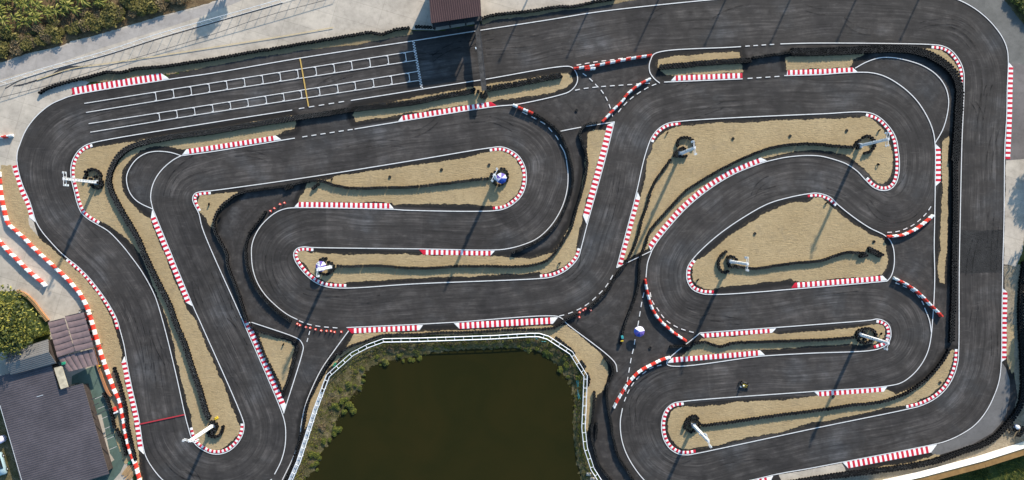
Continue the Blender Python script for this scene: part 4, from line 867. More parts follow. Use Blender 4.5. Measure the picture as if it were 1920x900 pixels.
# ------------------------------------------------------------------ floodlight masts
def mast(x, y, ang, label, h=9.7, lattice=False):
    e = empty('floodlight_mast', P(x, y), 0, label, 'floodlight mast', 'floodlight masts on the sand islands')
    b = MB(); b.box((0, 0, .12), (.85, .85, .24), bev=.03); b.build('base_block', M['galv'], e)
    b = MB(); s = .21
    for sx in (-1, 1):
        for sy in (-1, 1): b.tube((sx*s, sy*s, .2), (sx*s*.85, sy*s*.85, h), .05, .045, 6)
    if not lattice: b.tube((0, 0, .2), (0, 0, h), .20, .17, 10)
    else: b.tube((0, 0, .2), (0, 0, h), .20, .17, 8)
    k = int(h / .42)
    for i in range(k):
        z0 = .3 + i * (h - .5) / k; z1 = z0 + (h - .5) / k; q = s * (1 - .15 * z0 / h)
        for (ax, ay, bx, by) in ((-1,-1,1,-1),(1,-1,1,1),(1,1,-1,1),(-1,1,-1,-1)):
            if i % 2: ax, ay, bx, by = bx, by, ax, ay
            b.tube((ax*q, ay*q, z0), (bx*q, by*q, z1), .028, None, 5); b.tube((ax*q, ay*q, z0), (bx*q, by*q, z0), .028, None, 5)
    b.build('mast_column', M['mast'], e)
    b = MB(); b.box((0, 0, h * .55), (.34, .3, .45), bev=.03); b.build('control_box', M['galv'], e, loc=(.28 * math.cos(ang + 1.57), .28 * math.sin(ang + 1.57), 0))
    d = Vector((math.cos(ang), math.sin(ang), 0)); nrm = Vector((-d.y, d.x, 0))
    b = MB()
    for zt in (h, h - .75): b.tube(-d * 1.25 + Vector((0, 0, zt)), d * 1.25 + Vector((0, 0, zt)), .04, None, 6)
    for t in (-1.2, -.35, .35, 1.2): b.tube(d * t + Vector((0, 0, h - .75)), d * t + Vector((0, 0, h)), .035, None, 5)
    b.build('crossarm', M['mast'], e)
    for zt in (h, h - .75):
        for t in (-1.1, 1.1):
            M4 = Matrix.Translation(d * t + nrm * (.22 if t > 0 else -.22) + Vector((0, 0, zt - .12))) @ Matrix.Rotation(ang, 4, 'Z') @ Matrix.Rotation(.6 if t > 0 else -.6, 4, 'X')
            b = MB(); b.box((0, 0, 0), (.36, .14, .27), M=M4, bev=.03); fl = b.build('floodlight', M['galv'], e)
            M5 = M4 @ Matrix.Translation((0, .075 if t > 0 else -.075, 0)); b = MB(); b.box((0, 0, 0), (.30, .02, .21), M=M5); b.build('glass', M['lamp'], fl)
    return e
mast(182,342,R(90),'white floodlight mast at far left, its head reaching out over the track')
mast(1368,490,R(86),'white floodlight mast on the leaf shaped sand island')
mast(1612,627,R(70),'white floodlight mast on the thin sand finger lower right')
mast(1300,797,R(105),'white floodlight mast on the lowest right sand island')
mast(1612,273,R(82),'white floodlight mast at the right end of the big sand bed')
mast(1276,288,R(95),'white open lattice mast at the left end of the big sand bed', lattice=True)
mast(400,797,R(170),'white floodlight mast at the bottom tip of the left island')
mast(622,500,R(80),'white floodlight mast leaning across the lilac umbrella')
mast(929,335,R(60),'open lattice floodlight mast beside the blue umbrella', lattice=True)

# ------------------------------------------------------------------ umbrellas
def umbrella(x, y, cols, rot, label, h=2.0, r=1.02):
    e = empty('umbrella', P(x, y), rot, label, 'umbrella', 'marshal umbrellas')
    b = MB(); b.lathe([(0, .0), (.3, .0), (.3, .08), (.05, .1), (.0, .1)], 12); b.build('base', M['dark'], e)
    b = MB(); b.tube((0, 0, .05), (0, 0, h + .12), .022, None, 8); b.build('pole', M['galv'], e)
    n = 8; b = MB(); rings = [(0.0, h), (.34, h - .05), (.68, h - .17), (1.0, h - .38)]
    for k in range(n):
        for j in range(len(rings) - 1):
            r0, z0 = rings[j]; r1, z1 = rings[j+1]
            for hf in (0, 1):
                a0 = 2*math.pi*(k + hf*.5)/n; a1 = 2*math.pi*(k + hf*.5 + .5)/n
                def q(rr, zz, a): 
                    sc = 1.0 if abs(((a*n/(2*math.pi)) % 1) - .5) > .4 else .955
                    return (rr*r*sc*math.cos(a), rr*r*sc*math.sin(a), zz - (0.0 if sc == 1 else .02*rr))
                if j == 0: b.add([(0, 0, z0), q(r1, z1, a0), q(r1, z1, a1)], [(0, 1, 2)], cols[k])
                else: b.add([q(r0, z0, a0), q(r1, z1, a0), q(r1, z1, a1), q(r0, z0, a1)], [(0, 1, 2, 3)], cols[k])
    b.build('canopy', [M['lilac'], M['purple'], M['blue']], e)
    b = MB()
    for k in range(n):
        a = 2*math.pi*k/n; b.tube((0, 0, h - .45), (.55*r*math.cos(a), .55*r*math.sin(a), h - .14), .008, None, 4)
    b.build('ribs', M['galv'], e)
    return e
umbrella(940, 335.5, [0,1,0,1,0,2,2,2], R(0), 'umbrella with purple, lilac and blue panels beside the open lattice mast')
umbrella(606, 498.5, [0,1,0,1,0,1,0,1], R(20), 'lilac and purple umbrella half hidden by the white mast')
umbrella(1196, 619.5, [0,0,0,2,1,2,1,1], R(10), 'white and blue umbrella standing alone on the lower crossing asphalt', 1.75)
# ------------------------------------------------------------------ gantry, hut, clubhouse, canopies
e = empty('start_gantry', P(908,172), 0, 'narrow dark gantry beam across the start straight beside the red roofed hut', 'gantry')
o0 = P(908,172); A = P(894,38) - o0; B = P(908.5,174) - o0; dd = (B - A).normalized(); nn = Vector((-dd.y, dd.x, 0))
def slab(mb, a, b, wd, z0, z1, m=0):
    d = (b - a).normalized(); n = Vector((-d.y, d.x, 0)) * wd / 2; v = [p + Vector((0, 0, z)) for z in (z0, z1) for p in (a - n, b - n, b + n, a + n)]
    mb.add(v, [(3,2,1,0),(4,5,6,7),(0,1,5,4),(1,2,6,5),(2,3,7,6),(3,0,4,7)], m)
b = MB(); slab(b, A, B, .82, 2.15, 2.40); b.build('beam', M['beam'], e)
b = MB(); slab(b, A - nn * -.46, B - nn * -.46, .08, 2.05, 2.46); b.build('edge_rail', M['dark'], e)
b = MB(); slab(b, A - nn * .46, B - nn * .46, .05, 2.1, 2.44); b.build('edge_rail', M['dark'], e)
for q in (A + dd * .3, B - dd * .3):
    for s in (-1, 1):
        b = MB(); b.tube(q + nn * .3 * s, q + nn * .3 * s + Vector((0, 0, 2.15)), .08, None, 8); b.build('post', M['dark'], e)
b = MB()
for k in range(4): b.box(A + dd * (5.0 + k * .42) - nn * .72 + Vector((0, 0, 2.2)), (.22, .26, .3), math.atan2(dd.y, dd.x), bev=.03)
b.build('start_lights', M['black'], e)
b = MB(); slab(b, A + dd * 5.6 - nn * .72, A + dd * 6.0 - nn * .66, .2, 2.36, 2.40); b.build('lamp_glass', M['lamp'], e)

def PR(px, py, z): return P(px, py, z)
def roof(mb, tops, th=.12, m=0):
    n = len(tops); v = [Vector(p) for p in tops] + [Vector(p) - Vector((0, 0, th)) for p in tops]
    mb.add(v, [tuple(range(n)), tuple(range(2*n-1, n-1, -1))] + [(i, n+i, n+(i+1) % n, (i+1) % n) for i in range(n)], m)
def fixn(o):
    bm = bmesh.new(); bm.from_mesh(o.data); bmesh.ops.recalc_face_normals(bm, faces=bm.faces); bm.to_mesh(o.data); bm.free(); return o
def walls(name, pts, z1, mt, parent, th=.18, z0=0.0):
    for i in range(len(pts)):
        a = Vector(pts[i]); c = Vector(pts[(i+1) % len(pts)]); mb = MB(); slab(mb, Vector((a.x, a.y, 0)), Vector((c.x, c.y, 0)), th, z0, z1 + i * .004); mb.build(name, mt, parent)
# red roofed hut at the top edge
h1 = 5.2
e = empty('timing_hut', (0, 0, 0), 0, 'hut with red brown corrugated roof at the top edge beside the start gantry', 'hut')
c0 = PR(808,43.5,h1); c1 = PR(902.5,29.5,h1); up = Vector((-.055, 1, 0)); c2 = c1 + up * 9.5; c3 = c0 + up * 9.5
b = MB(); roof(b, [c0, c1, c2 + Vector((0, 0, 1.3)), c3 + Vector((0, 0, 1.3))]); fixn(b.build('roof', M['redroof'], e))
g = [Vector((p.x, p.y, 0)) for p in (c0 + up * 1.2 + Vector((.35, 0, 0)), c1 + up * 1.2 - Vector((.35, 0, 0)), c2 - up * .5 - Vector((.35, 0, 0)), c3 - up * .5 + Vector((.35, 0, 0)))]
walls('wall', g, 5.05, M['dwall'], e)
for t in (0.02, .34, .66, .98):
    p = c0.lerp(c1, t) + up * .35; b = MB(); b.box((p.x, p.y, 2.5), (.2, .2, 5.0)); b.build('post', M['dwall'], e)
b = MB(); pa = c0 + up * .5; pb = c1 + up * .5; slab(b, Vector((pa.x, pa.y, 0)), Vector((pb.x, pb.y, 0)), 1.1, 2.55, 2.7); b.build('balcony', M['dark'], e)

# clubhouse lower left
h2 = 2.2
e = empty('clubhouse', (0, 0, 0), 0, 'large building with purple grey ribbed roof in the bottom left corner', 'building')
rp = [(-60,722),(0,705),(95,680),(110,730),(155,719),(204,889),(120,918),(40,945),(38,899),(0,757),(-15,700)]
rp = [(-12,708),(0,705),(95,680),(110,730.5),(155,719),(204,889),(52,935),(38,899),(1,762)]
b = MB(); roof(b, [PR(x, y, h2) for x, y in rp], .16); fixn(b.build('roof', M['greyroof'], e))
def inset(x, y, k=.0):
    c = np.array((95., 810.)); v = np.array((x, y)) - c; l = np.linalg.norm(v); return c + v * (l - 7) / l
gp = [PR(*inset(x, y), h2) for x, y in rp]; walls('wall', [Vector((p.x, p.y, 0)) for p in gp], h2 - .2, M['wall'], e)
b = MB(); a_, c_ = PR(0.4,760,h2), PR(51,934,h2); b.tube(a_ + Vector((-.06, 0, -.06)), c_ + Vector((-.06, 0, -.06)), .09, None, 6); b.build('gutter', M['galv'], e)
for (x0, y0, x1, y1) in ((172,749,181,745),(176,760,186,755.5),(180,778,207,765.5),(196,820,212,811)):
    b = MB(); slab(b, P(x0, y0, 2.5), P(x1, y1, 2.5), .14, 0, .18); b.build('shadow_bar', M['dark'], e)  # dark bars added in place of beam shadows on the terrace floor
b = MB()
for (x, y) in ((68,744),(73,742.5)): pass
slab(b, PR(69,744,h2+.02), PR(81,740.5,h2+.02), .12, 0, .05); b.build('ridge_strip', M['galv'], e)
tag(sheet('lit_slabs', [(181,780),(190,777),(206,850),(215,862),(206,868),(196,835)], M['conc'], 0.018, 0.3), kind='structure')  # pale slabs by the wall, the sunlight on them put into the colour

e = empty('tiled_outbuilding', (0, 0, 0), 0, 'small outbuilding with light grey tiled roof under the big tree', 'building')
h3 = 2.9; q = [PR(14,660,h3), PR(90,636,h3), PR(105,681,h3), PR(20,703,h3)]
mid0 = q[0].lerp(q[3], .5) + Vector((0, 0, .9)); mid1 = q[1].lerp(q[2], .5) + Vector((0, 0, .9))
b = MB(); roof(b, [q[0], q[1], mid1, mid0], .1); roof(b, [mid0, mid1, q[2], q[3]], .1); fixn(b.build('roof', M['lightroof'], e))
cc = sum(q, Vector()) / 4; walls('wall', [Vector(((p.x - cc.x) * .9 + cc.x, (p.y - cc.y) * .9 + cc.y, 0)) for p in q], 2.8, M['wall'], e)
M['cream'] = simple('cream weathered sheet', (0.42, 0.37, 0.27), 0.7, 0.3, 0.3, 1.2)
e = empty('lean_to', (0, 0, 0), 0, 'narrow cream lean-to roof between the canopies and the clubhouse', 'lean-to')
q = [PR(101,690,2.6), PR(116,686,2.6), PR(128,725,2.9), PR(114,730,2.9)]
b = MB(); roof(b, q, .1); fixn(b.build('roof', M['cream'], e))
for p in q:
    b = MB(); b.tube((p.x, p.y, 0), (p.x, p.y, 2.5), .06, None, 6); b.build('post', M['dark'], e)

def canopy(c, nb, hz, label, sag=.06, along=True):
    """c = four roof corners (pixels) a,b,c,d; bays run from edge ab towards edge dc, each bay arched"""
    e = empty('fabric_canopy', (0, 0, 0), 0, label, 'canopy', 'mauve fabric canopies over the kart pits')
    a, b_, c_, d = [PR(x, y, hz) for x, y in c]; K = nb * 6; v = []; f = []
    for i in range(K + 1):
        t = i / K; arch = abs(math.sin(math.pi * t * nb)) * sag
        for j in range(5):
            s = j / 4; p = a.lerp(b_, s).lerp(d.lerp(c_, s), t); v.append(p + Vector((0, 0, arch - .05 * math.sin(math.pi * s))))
        if i:
            for j in range(4): k = i * 5 + j; f.append((k - 5, k - 4, k + 1, k))
    o = obj('fabric', v, f, M['canopy'], e)
    if o.data.polygons[0].normal.z < 0: o.data.flip_normals()
    b = MB()
    for i in range(nb + 1):
        t = i / nb; p = a.lerp(d, t); q = b_.lerp(c_, t); b.tube(p, q, .04, None, 6)
    b.build('frame', M['dark'], e)
    for t in (0.03, .97):
        for p, q in ((a, d), (b_, c_)):
            x = p.lerp(q, t); b = MB(); b.tube((x.x, x.y, 0), (x.x, x.y, hz), .05, None, 8); b.build('post', M['dark'], e)
    return e
canopy([(90,604),(121,596),(141,659),(108,670)], 6, 2.8, 'mauve arched canopy beside the big tree, left of the pair')
canopy([(122,593),(157,585),(176,651),(142,659)], 6, 2.95, 'mauve arched canopy beside the block wall, right of the pair')
canopy([(108,671),(133,691),(184,682),(177,652)][0:1] + [(129,697),(184,683),(176,653)], 6, 2.5, 'lower mauve canopy with sagging ribs next to the green terrace')

# ------------------------------------------------------------------ low walls, hoarding, rails, fences
def low_wall(name, pts, wd, h, mt, label, cat, coping=None):
    e = empty(name, P(*pts[0]), 0, label, cat); o0 = P(*pts[0])
    p = Path(pts); n = max(2, int(p.L / 4)); mb = MB(); v = []
    for i in range(n + 1):
        t = p.L * i / n; a = P(*p.off(t, -wd/2)) - o0; b = P(*p.off(t, wd/2)) - o0
        v += [a, b, b + Vector((0, 0, h)), a + Vector((0, 0, h))]
    f = [(3, 2, 1, 0), tuple(range(4*n, 4*n+4))]
    for i in range(n):
        for j in range(4): f.append((4*i+j, 4*i+(j+1) % 4, 4*i+4+(j+1) % 4, 4*i+4+j))
    mb.add(v, f); o = fixn(mb.build('wall', mt, e))
    if coping:
        mb = MB(); n2 = int(p.L / 2.6)
        for i in range(n2):
            t = p.L * (i + .5) / n2; c = P(*p.at(t)) - o0; nv = p.nrm(t); mb.box(c + Vector((0, 0, h + .05)), (.15, wd / 10 + .12, .1), math.atan2(-nv[1], nv[0]) + R(90))
        mb.build('coping', coping, e)
    return e
low_wall('brick_edging', [(34,545),(50,552),(65,566),(78,583),(92,601)], 4.5, .45, M['brick'], 'curved orange brick edging wall round the tree bed', 'brick wall', M['tan'])
low_wall('clay_wall', [(176,652),(183,676),(188,692),(195,712),(204,734),(211,742)], 4.0, .5, M['brick'], 'thin tan wall between the canopies and the long block wall', 'low wall')

e = empty('white_hoarding', P(1700,885), 0, 'long white hoarding wall with brown back across the bottom right corner', 'hoarding'); o0 = P(1700,885)
hw = 2.3
bt = [(1640,903),(1716,886),(1733,881.5),(1830,856),(1925,826),(2060,783)]
for i in range(len(bt) - 1):
    a = P(*bt[i]) - o0; c = P(*bt[i+1]) - o0; d = (c - a).normalized(); n = Vector((-d.y, d.x, 0)); L = (c - a).length; k = max(1, round(L / 2.4))
    for j in range(k):
        p = a + d * (L * j / k + .015); q = a + d * (L * (j + 1) / k - .015); mb = MB(); slab(mb, p, q, .06, .05, hw); mb.build('panel', M['wwall'], e)
    mb = MB(); slab(mb, a - n * .72 - d * .0, c - n * .72, 1.2, 0, hw - .15 - .01 * i); mb.build('backing', M['ply'], e)

def double_rail(pts, label, gap=6.4, h=.95):
    o0 = P(*pts[3]); e = empty('pond_rail', o0, 0, label, 'guard rail'); p = Path(pts, raw=True); q = [p.at(t) for t in p.d]
    def offp(i, o):
        a = q[max(i-1, 0)]; b = q[min(i+1, len(q)-1)]; d = b - a; d /= np.linalg.norm(d); x = q[i] + np.array((-d[1], d[0])) * o; return P(*x) - o0
    for o in (-gap/2, gap/2):
        mb = MB()
        for i in range(len(q) - 1):
            for z, r in ((h, .07), (h * .5, .045)): mb.tube(offp(i, o) + Vector((0, 0, z)), offp(i+1, o) + Vector((0, 0, z)), r, None, 6)
        mb.build('rail', M['mast'], e)
    n = int(p.L / 16.5)
    for i in range(n + 1):
        t = p.L * i / n; mb = MB(); a = P(*p.off(t, -gap/2)) - o0; b = P(*p.off(t, gap/2)) - o0
        for c in (a, b): mb.tube(c - Vector((0, 0, .3)), c + Vector((0, 0, h)), .05, None, 6)
        mb.tube(a + Vector((0, 0, h)), b + Vector((0, 0, h)), .05, None, 6); mb.build('post', M['mast'], e)
    # flat galvanised tray between the rails along the left bank
    mb = MB(); v = []
    ts = np.linspace(0, p.L * .215, 30)
    for t in ts: v += [P(*p.off(t, -gap/2 + .6)) - o0 + Vector((0, 0, h * .55)), P(*p.off(t, gap * .12)) - o0 + Vector((0, 0, h * .55))]
    mb.add(v, [(2*i, 2*i+1, 2*i+3, 2*i+2) for i in range(len(ts) - 1)]); mb.build('cable_tray', M['galv'], e)
    return e
double_rail(RAIL, 'white double rail on posts around three sides of the pond')

e = empty('paddock_fence', P(37,149), 0, 'white railing fence between the service road and the paddock', 'fence'); o0 = P(37,149)
fp = Path([(-60,178),(0,161),(37,149.5),(100,130),(200,102.5),(300,70),(400,41.5),(470,22),(540,2),(640,-28)]); fh = 1.75
for z, r in ((fh, .045), (.12, .03)):
    mb = MB(); ts = np.linspace(0, fp.L, 60)
    for i in range(59): mb.tube(P(*fp.at(ts[i])) - o0 + Vector((0, 0, z)), P(*fp.at(ts[i+1])) - o0 + Vector((0, 0, z)), r, None, 6)
    mb.build('rail', M['mast'], e)
n = int(fp.L / 19)
for i in range(n + 1):
    c = P(*fp.at(fp.L * i / n)) - o0; mb = MB(); mb.tube(c, c + Vector((0, 0, fh)), .04, None, 6); mb.build('post', M['mast'], e)

# ------------------------------------------------------------------ kart, driver and small things
def kart(name, label, px, py, rz, body, z=0.0):
    e = empty(name, P(px, py, 0) + Vector((0, 0, z)), rz, label, 'kart')
    b = MB()
    for s in (-1, 1): b.tube((-.75, .28*s, .1), (.65, .2*s, .1), .025, None, 6); b.tube((.65, .2*s, .1), (.85, .32*s, .1), .022, None, 6)
    for x in (-.75, -.3, .2, .65): b.tube((x, -.28, .1), (x, .28, .1), .02, None, 6)
    b.build('chassis', M['dark'], e)
    b = MB(); b.box((.92, 0, .2), (.34, .9, .2), bev=.06); b.build('nose_cone', body, e)
    for s in (-1, 1):
        b = MB(); b.box((.05, .52*s, .18), (.75, .2, .2), bev=.05); b.build('side_pod', body, e)
    b = MB(); b.box((-.95, 0, .22), (.14, 1.1, .2), bev=.04); b.build('rear_bumper', M['black'], e)
    b = MB(); b.box((-.25, 0, .16), (.5, .42, .06), bev=.02); b.box((-.52, 0, .42), (.08, .44, .55), bev=.03); b.build('seat', M['black'], e)
    b = MB(); b.box((-.5, -.42, .28), (.36, .26, .32), bev=.04); b.build('engine', M['galv'], e)
    b = MB(); b.tube((.55, 0, .15), (.28, 0, .5), .018, None, 6); b.build('steering_column', M['dark'], e)
    b = MB(); n = 14
    for i in range(n):
        a0 = 2*math.pi*i/n; a1 = 2*math.pi*(i+1)/n; q = Matrix.Rotation(-.7, 4, 'Y')
        b.tube(Vector((.27, 0, .52)) + q @ Vector((0, .16*math.cos(a0), .16*math.sin(a0))), Vector((.27, 0, .52)) + q @ Vector((0, .16*math.cos(a1), .16*math.sin(a1))), .016, None, 5)
    b.build('steering_wheel', M['black'], e)
    for x, yy, r, w_ in ((.6, .58, .13, .13), (.6, -.58, .13, .13), (-.62, .56, .14, .2), (-.62, -.56, .14, .2)):
        b = MB(); b.lathe([(r*.5, -w_/2), (r*.9, -w_/2), (r, -w_*.35), (r, w_*.35), (r*.9, w_/2), (r*.5, w_/2)], 14, close=True)
        wh = b.build('wheel', M['rubber'], e, True, loc=(x, yy, r), rot=(R(90), 0, 0))
        b = MB(); b.lathe([(0, -w_*.4), (r*.55, -w_*.42), (r*.55, w_*.42), (0, w_*.4)], 10); b.build('rim', M['galv'], wh)
    return e
M['skin'] = simple('skin', (0.45, 0.27, 0.19), 0.6, 0.3, 0.08)
M['suit'] = simple('yellow racing jacket', (0.30, 0.25, 0.03), 0.8, 0.2, 0.2, 4)
M['helmet'] = simple('white helmet shell', (0.80, 0.80, 0.80), 0.25, 0.5, 0.04)
def seated_driver(px, py, rz, label):
    e = empty('person', P(px, py), rz, label, 'person')
    V = [((-.28,0,.28),.13),((-.34,0,.50),.135),((-.36,0,.68),.13),((-.345,0,.76),.06),((-.33,0,.84),.075),((-.32,0,.94),.095)]
    E = [(0,1),(1,2),(2,3),(3,4),(4,5)]
    def add(par, p, r): V.append((p, r)); E.append((par, len(V)-1)); return len(V)-1
    for s in (-1, 1):
        a = add(2, (-.34,.19*s,.69), .065); b = add(a, (-.10,.27*s,.52), .045); c = add(b, (.16,.19*s,.55), .032); hd = add(c, (.22,.17*s,.57), .034)
        for k, (dy, L) in enumerate(((-.03,.060),(-.01,.070),(.01,.066),(.03,.052))):
            f1 = add(hd, (.26,(.17+dy)*s,.585), .0095); f2 = add(f1, (.26+L*.4,(.165+dy)*s,.56), .009); add(f2, (.25+L*.3,(.16+dy)*s,.535), .008)
        th = add(hd, (.225,.135*s,.59), .011); add(th, (.25,.115*s,.58), .009)
        h = add(0, (-.20,.11*s,.25), .095); k = add(h, (.22,.20*s,.42), .065); an = add(k, (.62,.13*s,.17), .042); add(an, (.70,.13*s,.27), .035)
    me = D.meshes.new('body'); me.from_pydata([v[0] for v in V], E, []); o = link(D.objects.new('body', me)); o.parent = e
    o.modifiers.new('skin', 'SKIN'); sv = me.skin_vertices[0].data
    for i, v in enumerate(V): sv[i].radius = (v[1], v[1]); sv[i].use_root = (i == 0)
    sm = o.modifiers.new('sub', 'SUBSURF'); sm.levels = 1; sm.render_levels = 1
    o.data.materials.append(M['suit'])
    b = MB(); b.lathe([(0,1.10),(.07,1.09),(.125,1.04),(.15,.96),(.145,.88),(.11,.82),(.09,.80)], 16, (-.31,0,0)); hm = b.build('helmet', M['helmet'], e, True)
    b = MB(); b.lathe([(.153,.985),(.156,.95),(.153,.915)], 16, (-.303,0,0)); vz = MB()
    for i, f in enumerate(b.f):
        c = sum((Vector(b.v[j]) for j in f), Vector()) / 4
        if c.x > -.26: vz.add([b.v[j] for j in f], [(0,1,2,3)])
    vz.build('visor', M['black'], hm); return e
kart('go_kart', 'black go-kart driving alone on the lower right straight', 1394, 722, R(-18), M['dark'])
seated_driver(1394, 722, R(-18), 'person in yellow jacket and white helmet sitting in the go-kart')
for i, (x, y, a, w_) in enumerate(((157,590,-75,'highest'),(166,609,-72,'middle'),(172,627,-72,'lowest'))):
    kart('parked_kart', 'red go-kart parked between the right canopy and the block wall, %s of three' % w_, x, y, R(a), M['pred'])

def cloth(name, c, sx, sy, rz, h, mt, label, cat, group=None):
    """a limp, folded sheet of cloth with thickness"""
    n = 8; v = []; f = []
    for i in range(n + 1):
        for j in range(n + 1):
            x = (i/n - .5) * sx; y = (j/n - .5) * sy
            v.append((x, y, .05 + h * (.6 + .4*math.sin(i*1.7 + j*.6)) * (1 - .5 * (abs(i/n - .5) + abs(j/n - .5)))))
    for i in range(n):
        for j in range(n): k = i*(n+1)+j; f.append((k, k+n+1, k+n+2, k+1))
    o = obj(name, v, f, mt, None, None, True, c, (0, 0, rz)); s = o.modifiers.new('thick', 'SOLIDIFY'); s.thickness = .03
    return tag(o, label, cat, group)
cloth('folded_flag', P(1165.5,631)+Vector((0,0,.74)), .42, .6, .2, .06, M['teal'], 'teal cloth flag folded on the last tyres of the lower crossing wall', 'flag')
cloth('folded_flag', P(1165,638)+Vector((0,0,.74)), .5, .22, .1, .06, M['yfab'], 'yellow cloth flag folded on the last tyres of the lower crossing wall', 'flag')
cloth('green_tarp', P(627.5,684), .9, .42, .95, .4, M['green'], 'green tarp bundle beside the rail at the upper left pond corner', 'tarp')
cloth('green_tarp', P(244,867), .75, .55, .9, .4, M['green'], 'green tarp bundle beside the block wall at bottom left', 'tarp')
cloth('yellow_sheet', P(406,784), .8, .5, .5, .12, M['yfab'], 'yellow scrap of sheet beside the tyres on the left island tip', 'sheet')
cloth('green_tarp', P(120,681,2.6)+Vector((0,0,.05)), .8, .5, .3, .1, M['green'], 'green tarp piece on the lower mauve canopy', 'tarp')
e = empty('bollard', P(190.5,685), 0, 'small yellow bollard by the clay wall and long block wall', 'bollard')
b = MB(); b.lathe([(.2,0),(.2,.05),(.13,.08),(.12,.75),(.10,.82),(0,.84)], 12); b.build('post', M['yfab'], e); b = MB(); b.lathe([(.135,.5),(.14,.51),(.14,.6),(.135,.61)], 12); b.build('band', M['black'], e)
for x, y, lb in ((1104,889,'upper concrete pipe ring lying outside the pond rail at the bottom'),(1111,898,'lower concrete pipe ring lying outside the pond rail at the bottom')):
    b = MB(); b.lathe([(.22,-.45),(.33,-.45),(.33,.45),(.22,.45)], 16, close=True); o = b.build('concrete_pipe', M['conc'], None, True, P(x, y) + Vector((0, 0, -.1)), (R(90), 0, R(88))); tag(o, lb, 'pipe', 'concrete pipes by the pond')
for k, (p0, p1, lb) in enumerate((((1077,706),(1087,749),'turquoise hose lying on the right pond bank, left one'),((1080,706),(1090,752),'turquoise hose lying on the right pond bank, right one'),((1002,635),(1023,641),'turquoise hose lying on the top pond bank'))):
    mb = MB(); q0, q1 = P(*p0) + Vector((0, 0, -.1)), P(*p1) + Vector((0, 0, -.12)); pr = None
    for i in range(13):
        t = i / 12; c = q0.lerp(q1, t) + Vector((.18*math.sin(t*5 + k), 0.1*math.sin(t*7), .12*math.sin(t*9)))
        if pr: mb.tube(pr, c, .05, None, 6)
        pr = c
    tag(mb.build('hose', M['pipe']), lb, 'hose', 'turquoise hoses on the pond bank')
e = empty('plank_pile', P(243,885), .9, 'pile of tan planks beside the block wall at the bottom left', 'planks')
for k in range(9):
    b = MB(); b.box((random.uniform(-.2,.2), -0.9 + k*.22, .05 + .07*(k % 3)), (2.6 + random.uniform(-.4,.4), .18, .06), random.uniform(-.08,.08)); b.build('plank', M['tan'], e)
# tyre heap and white drum at the right edge
hp = [(1905+random.gauss(0,7), 806+random.gauss(0,6)) for _ in range(26)]
e = empty('tyre_heap', P(1905,806), 0, 'untidy heap of tyres at the right edge inside the white hoarding', 'tyre heap')
for k, (x, y) in enumerate(hp):
    c = link(D.objects.new('tyre', LOWM)); c.parent = e; c.location = P(x, y) - P(1905,806) + Vector((0, 0, .1 + random.random() * .5)); c.rotation_euler = (random.uniform(-.6,.6), random.uniform(-.6,.6), 0)
e = empty('drum', P(1903,799), 0, 'white and blue plastic drum standing among the tyre heap at the right edge', 'drum')
b = MB(); b.lathe([(0,0),(.36,0),(.40,.1),(.40,.75),(.36,.86),(0,.88)], 16); b.build('drum_body', M['helmet'], e, True); b = MB(); b.lathe([(.405,.35),(.42,.37),(.42,.5),(.405,.52)], 16); b.build('band', M['blue'], e)
# parked car half seen left of the clubhouse
M['car'] = simple('pale blue car paint', (0.30, 0.42, 0.46), 0.3, 0.5, 0.06); M['glass'] = simple('dark car glass', (0.02, 0.025, 0.03), 0.1, 0.6, 0.1)
e = empty('parked_car', P(4,868), R(-74), 'pale blue car parked left of the clubhouse in shade, cut by the photo edge', 'car')
def loft(mb, secs):
    n = len(secs[0]); v = [p for s in secs for p in s]; f = [tuple(range(n)), tuple(range(len(v)-1, len(v)-1-n, -1))]
    for i in range(len(secs) - 1):
        for j in range(n): f.append((i*n+j, (i+1)*n+j, (i+1)*n+(j+1) % n, i*n+(j+1) % n))
    mb.add(v, f)
def sec(x, w_, z0, z1): return [(x, -w_, z0), (x, w_, z0), (x, w_*1.0, z0 + (z1-z0)*.6), (x, w_*.85, z1), (x, -w_*.85, z1), (x, -w_, z0 + (z1-z0)*.6)]
b = MB(); loft(b, [sec(-2.1,.70,.35,.85), sec(-1.9,.82,.25,.95), sec(1.2,.84,.25,.95), sec(1.9,.80,.25,.80), sec(2.1,.65,.35,.65)]); fixn(b.build('body', M['car'], e, True))
b = MB(); loft(b, [sec(-1.75,.70,.93,1.0), sec(-1.3,.70,.93,1.42), sec(.1,.70,.93,1.45), sec(.9,.70,.93,1.0)]); fixn(b.build('cabin', M['glass'], e))
b = MB(); b.box((-.6,0,1.455), (1.5,1.15,.05), bev=.02); b.build('car_roof', M['car'], e)
for x in (-1.3, 1.3):
    for s in (-1, 1):
        b = MB(); b.lathe([(.17,-.1),(.29,-.1),(.32,-.06),(.32,.06),(.29,.1),(.17,.1)], 16, close=True); wh = b.build('wheel', M['rubber'], e, True, (x, .78*s, .32), (R(90),0,0)); b = MB(); b.lathe([(0,-.08),(.18,-.09),(.18,.09),(0,.08)], 12); b.build('rim', M['galv'], wh)
b = MB(); b.lathe([(0,0),(.62,0),(.65,.1),(.65,1.1),(.5,1.3),(.15,1.38),(0,1.38)], 18); o = b.build('water_tank', M['lilac'], None, True, P(7,822)); tag(o, 'pale water tank beside the left wall of the clubhouse', 'water tank')

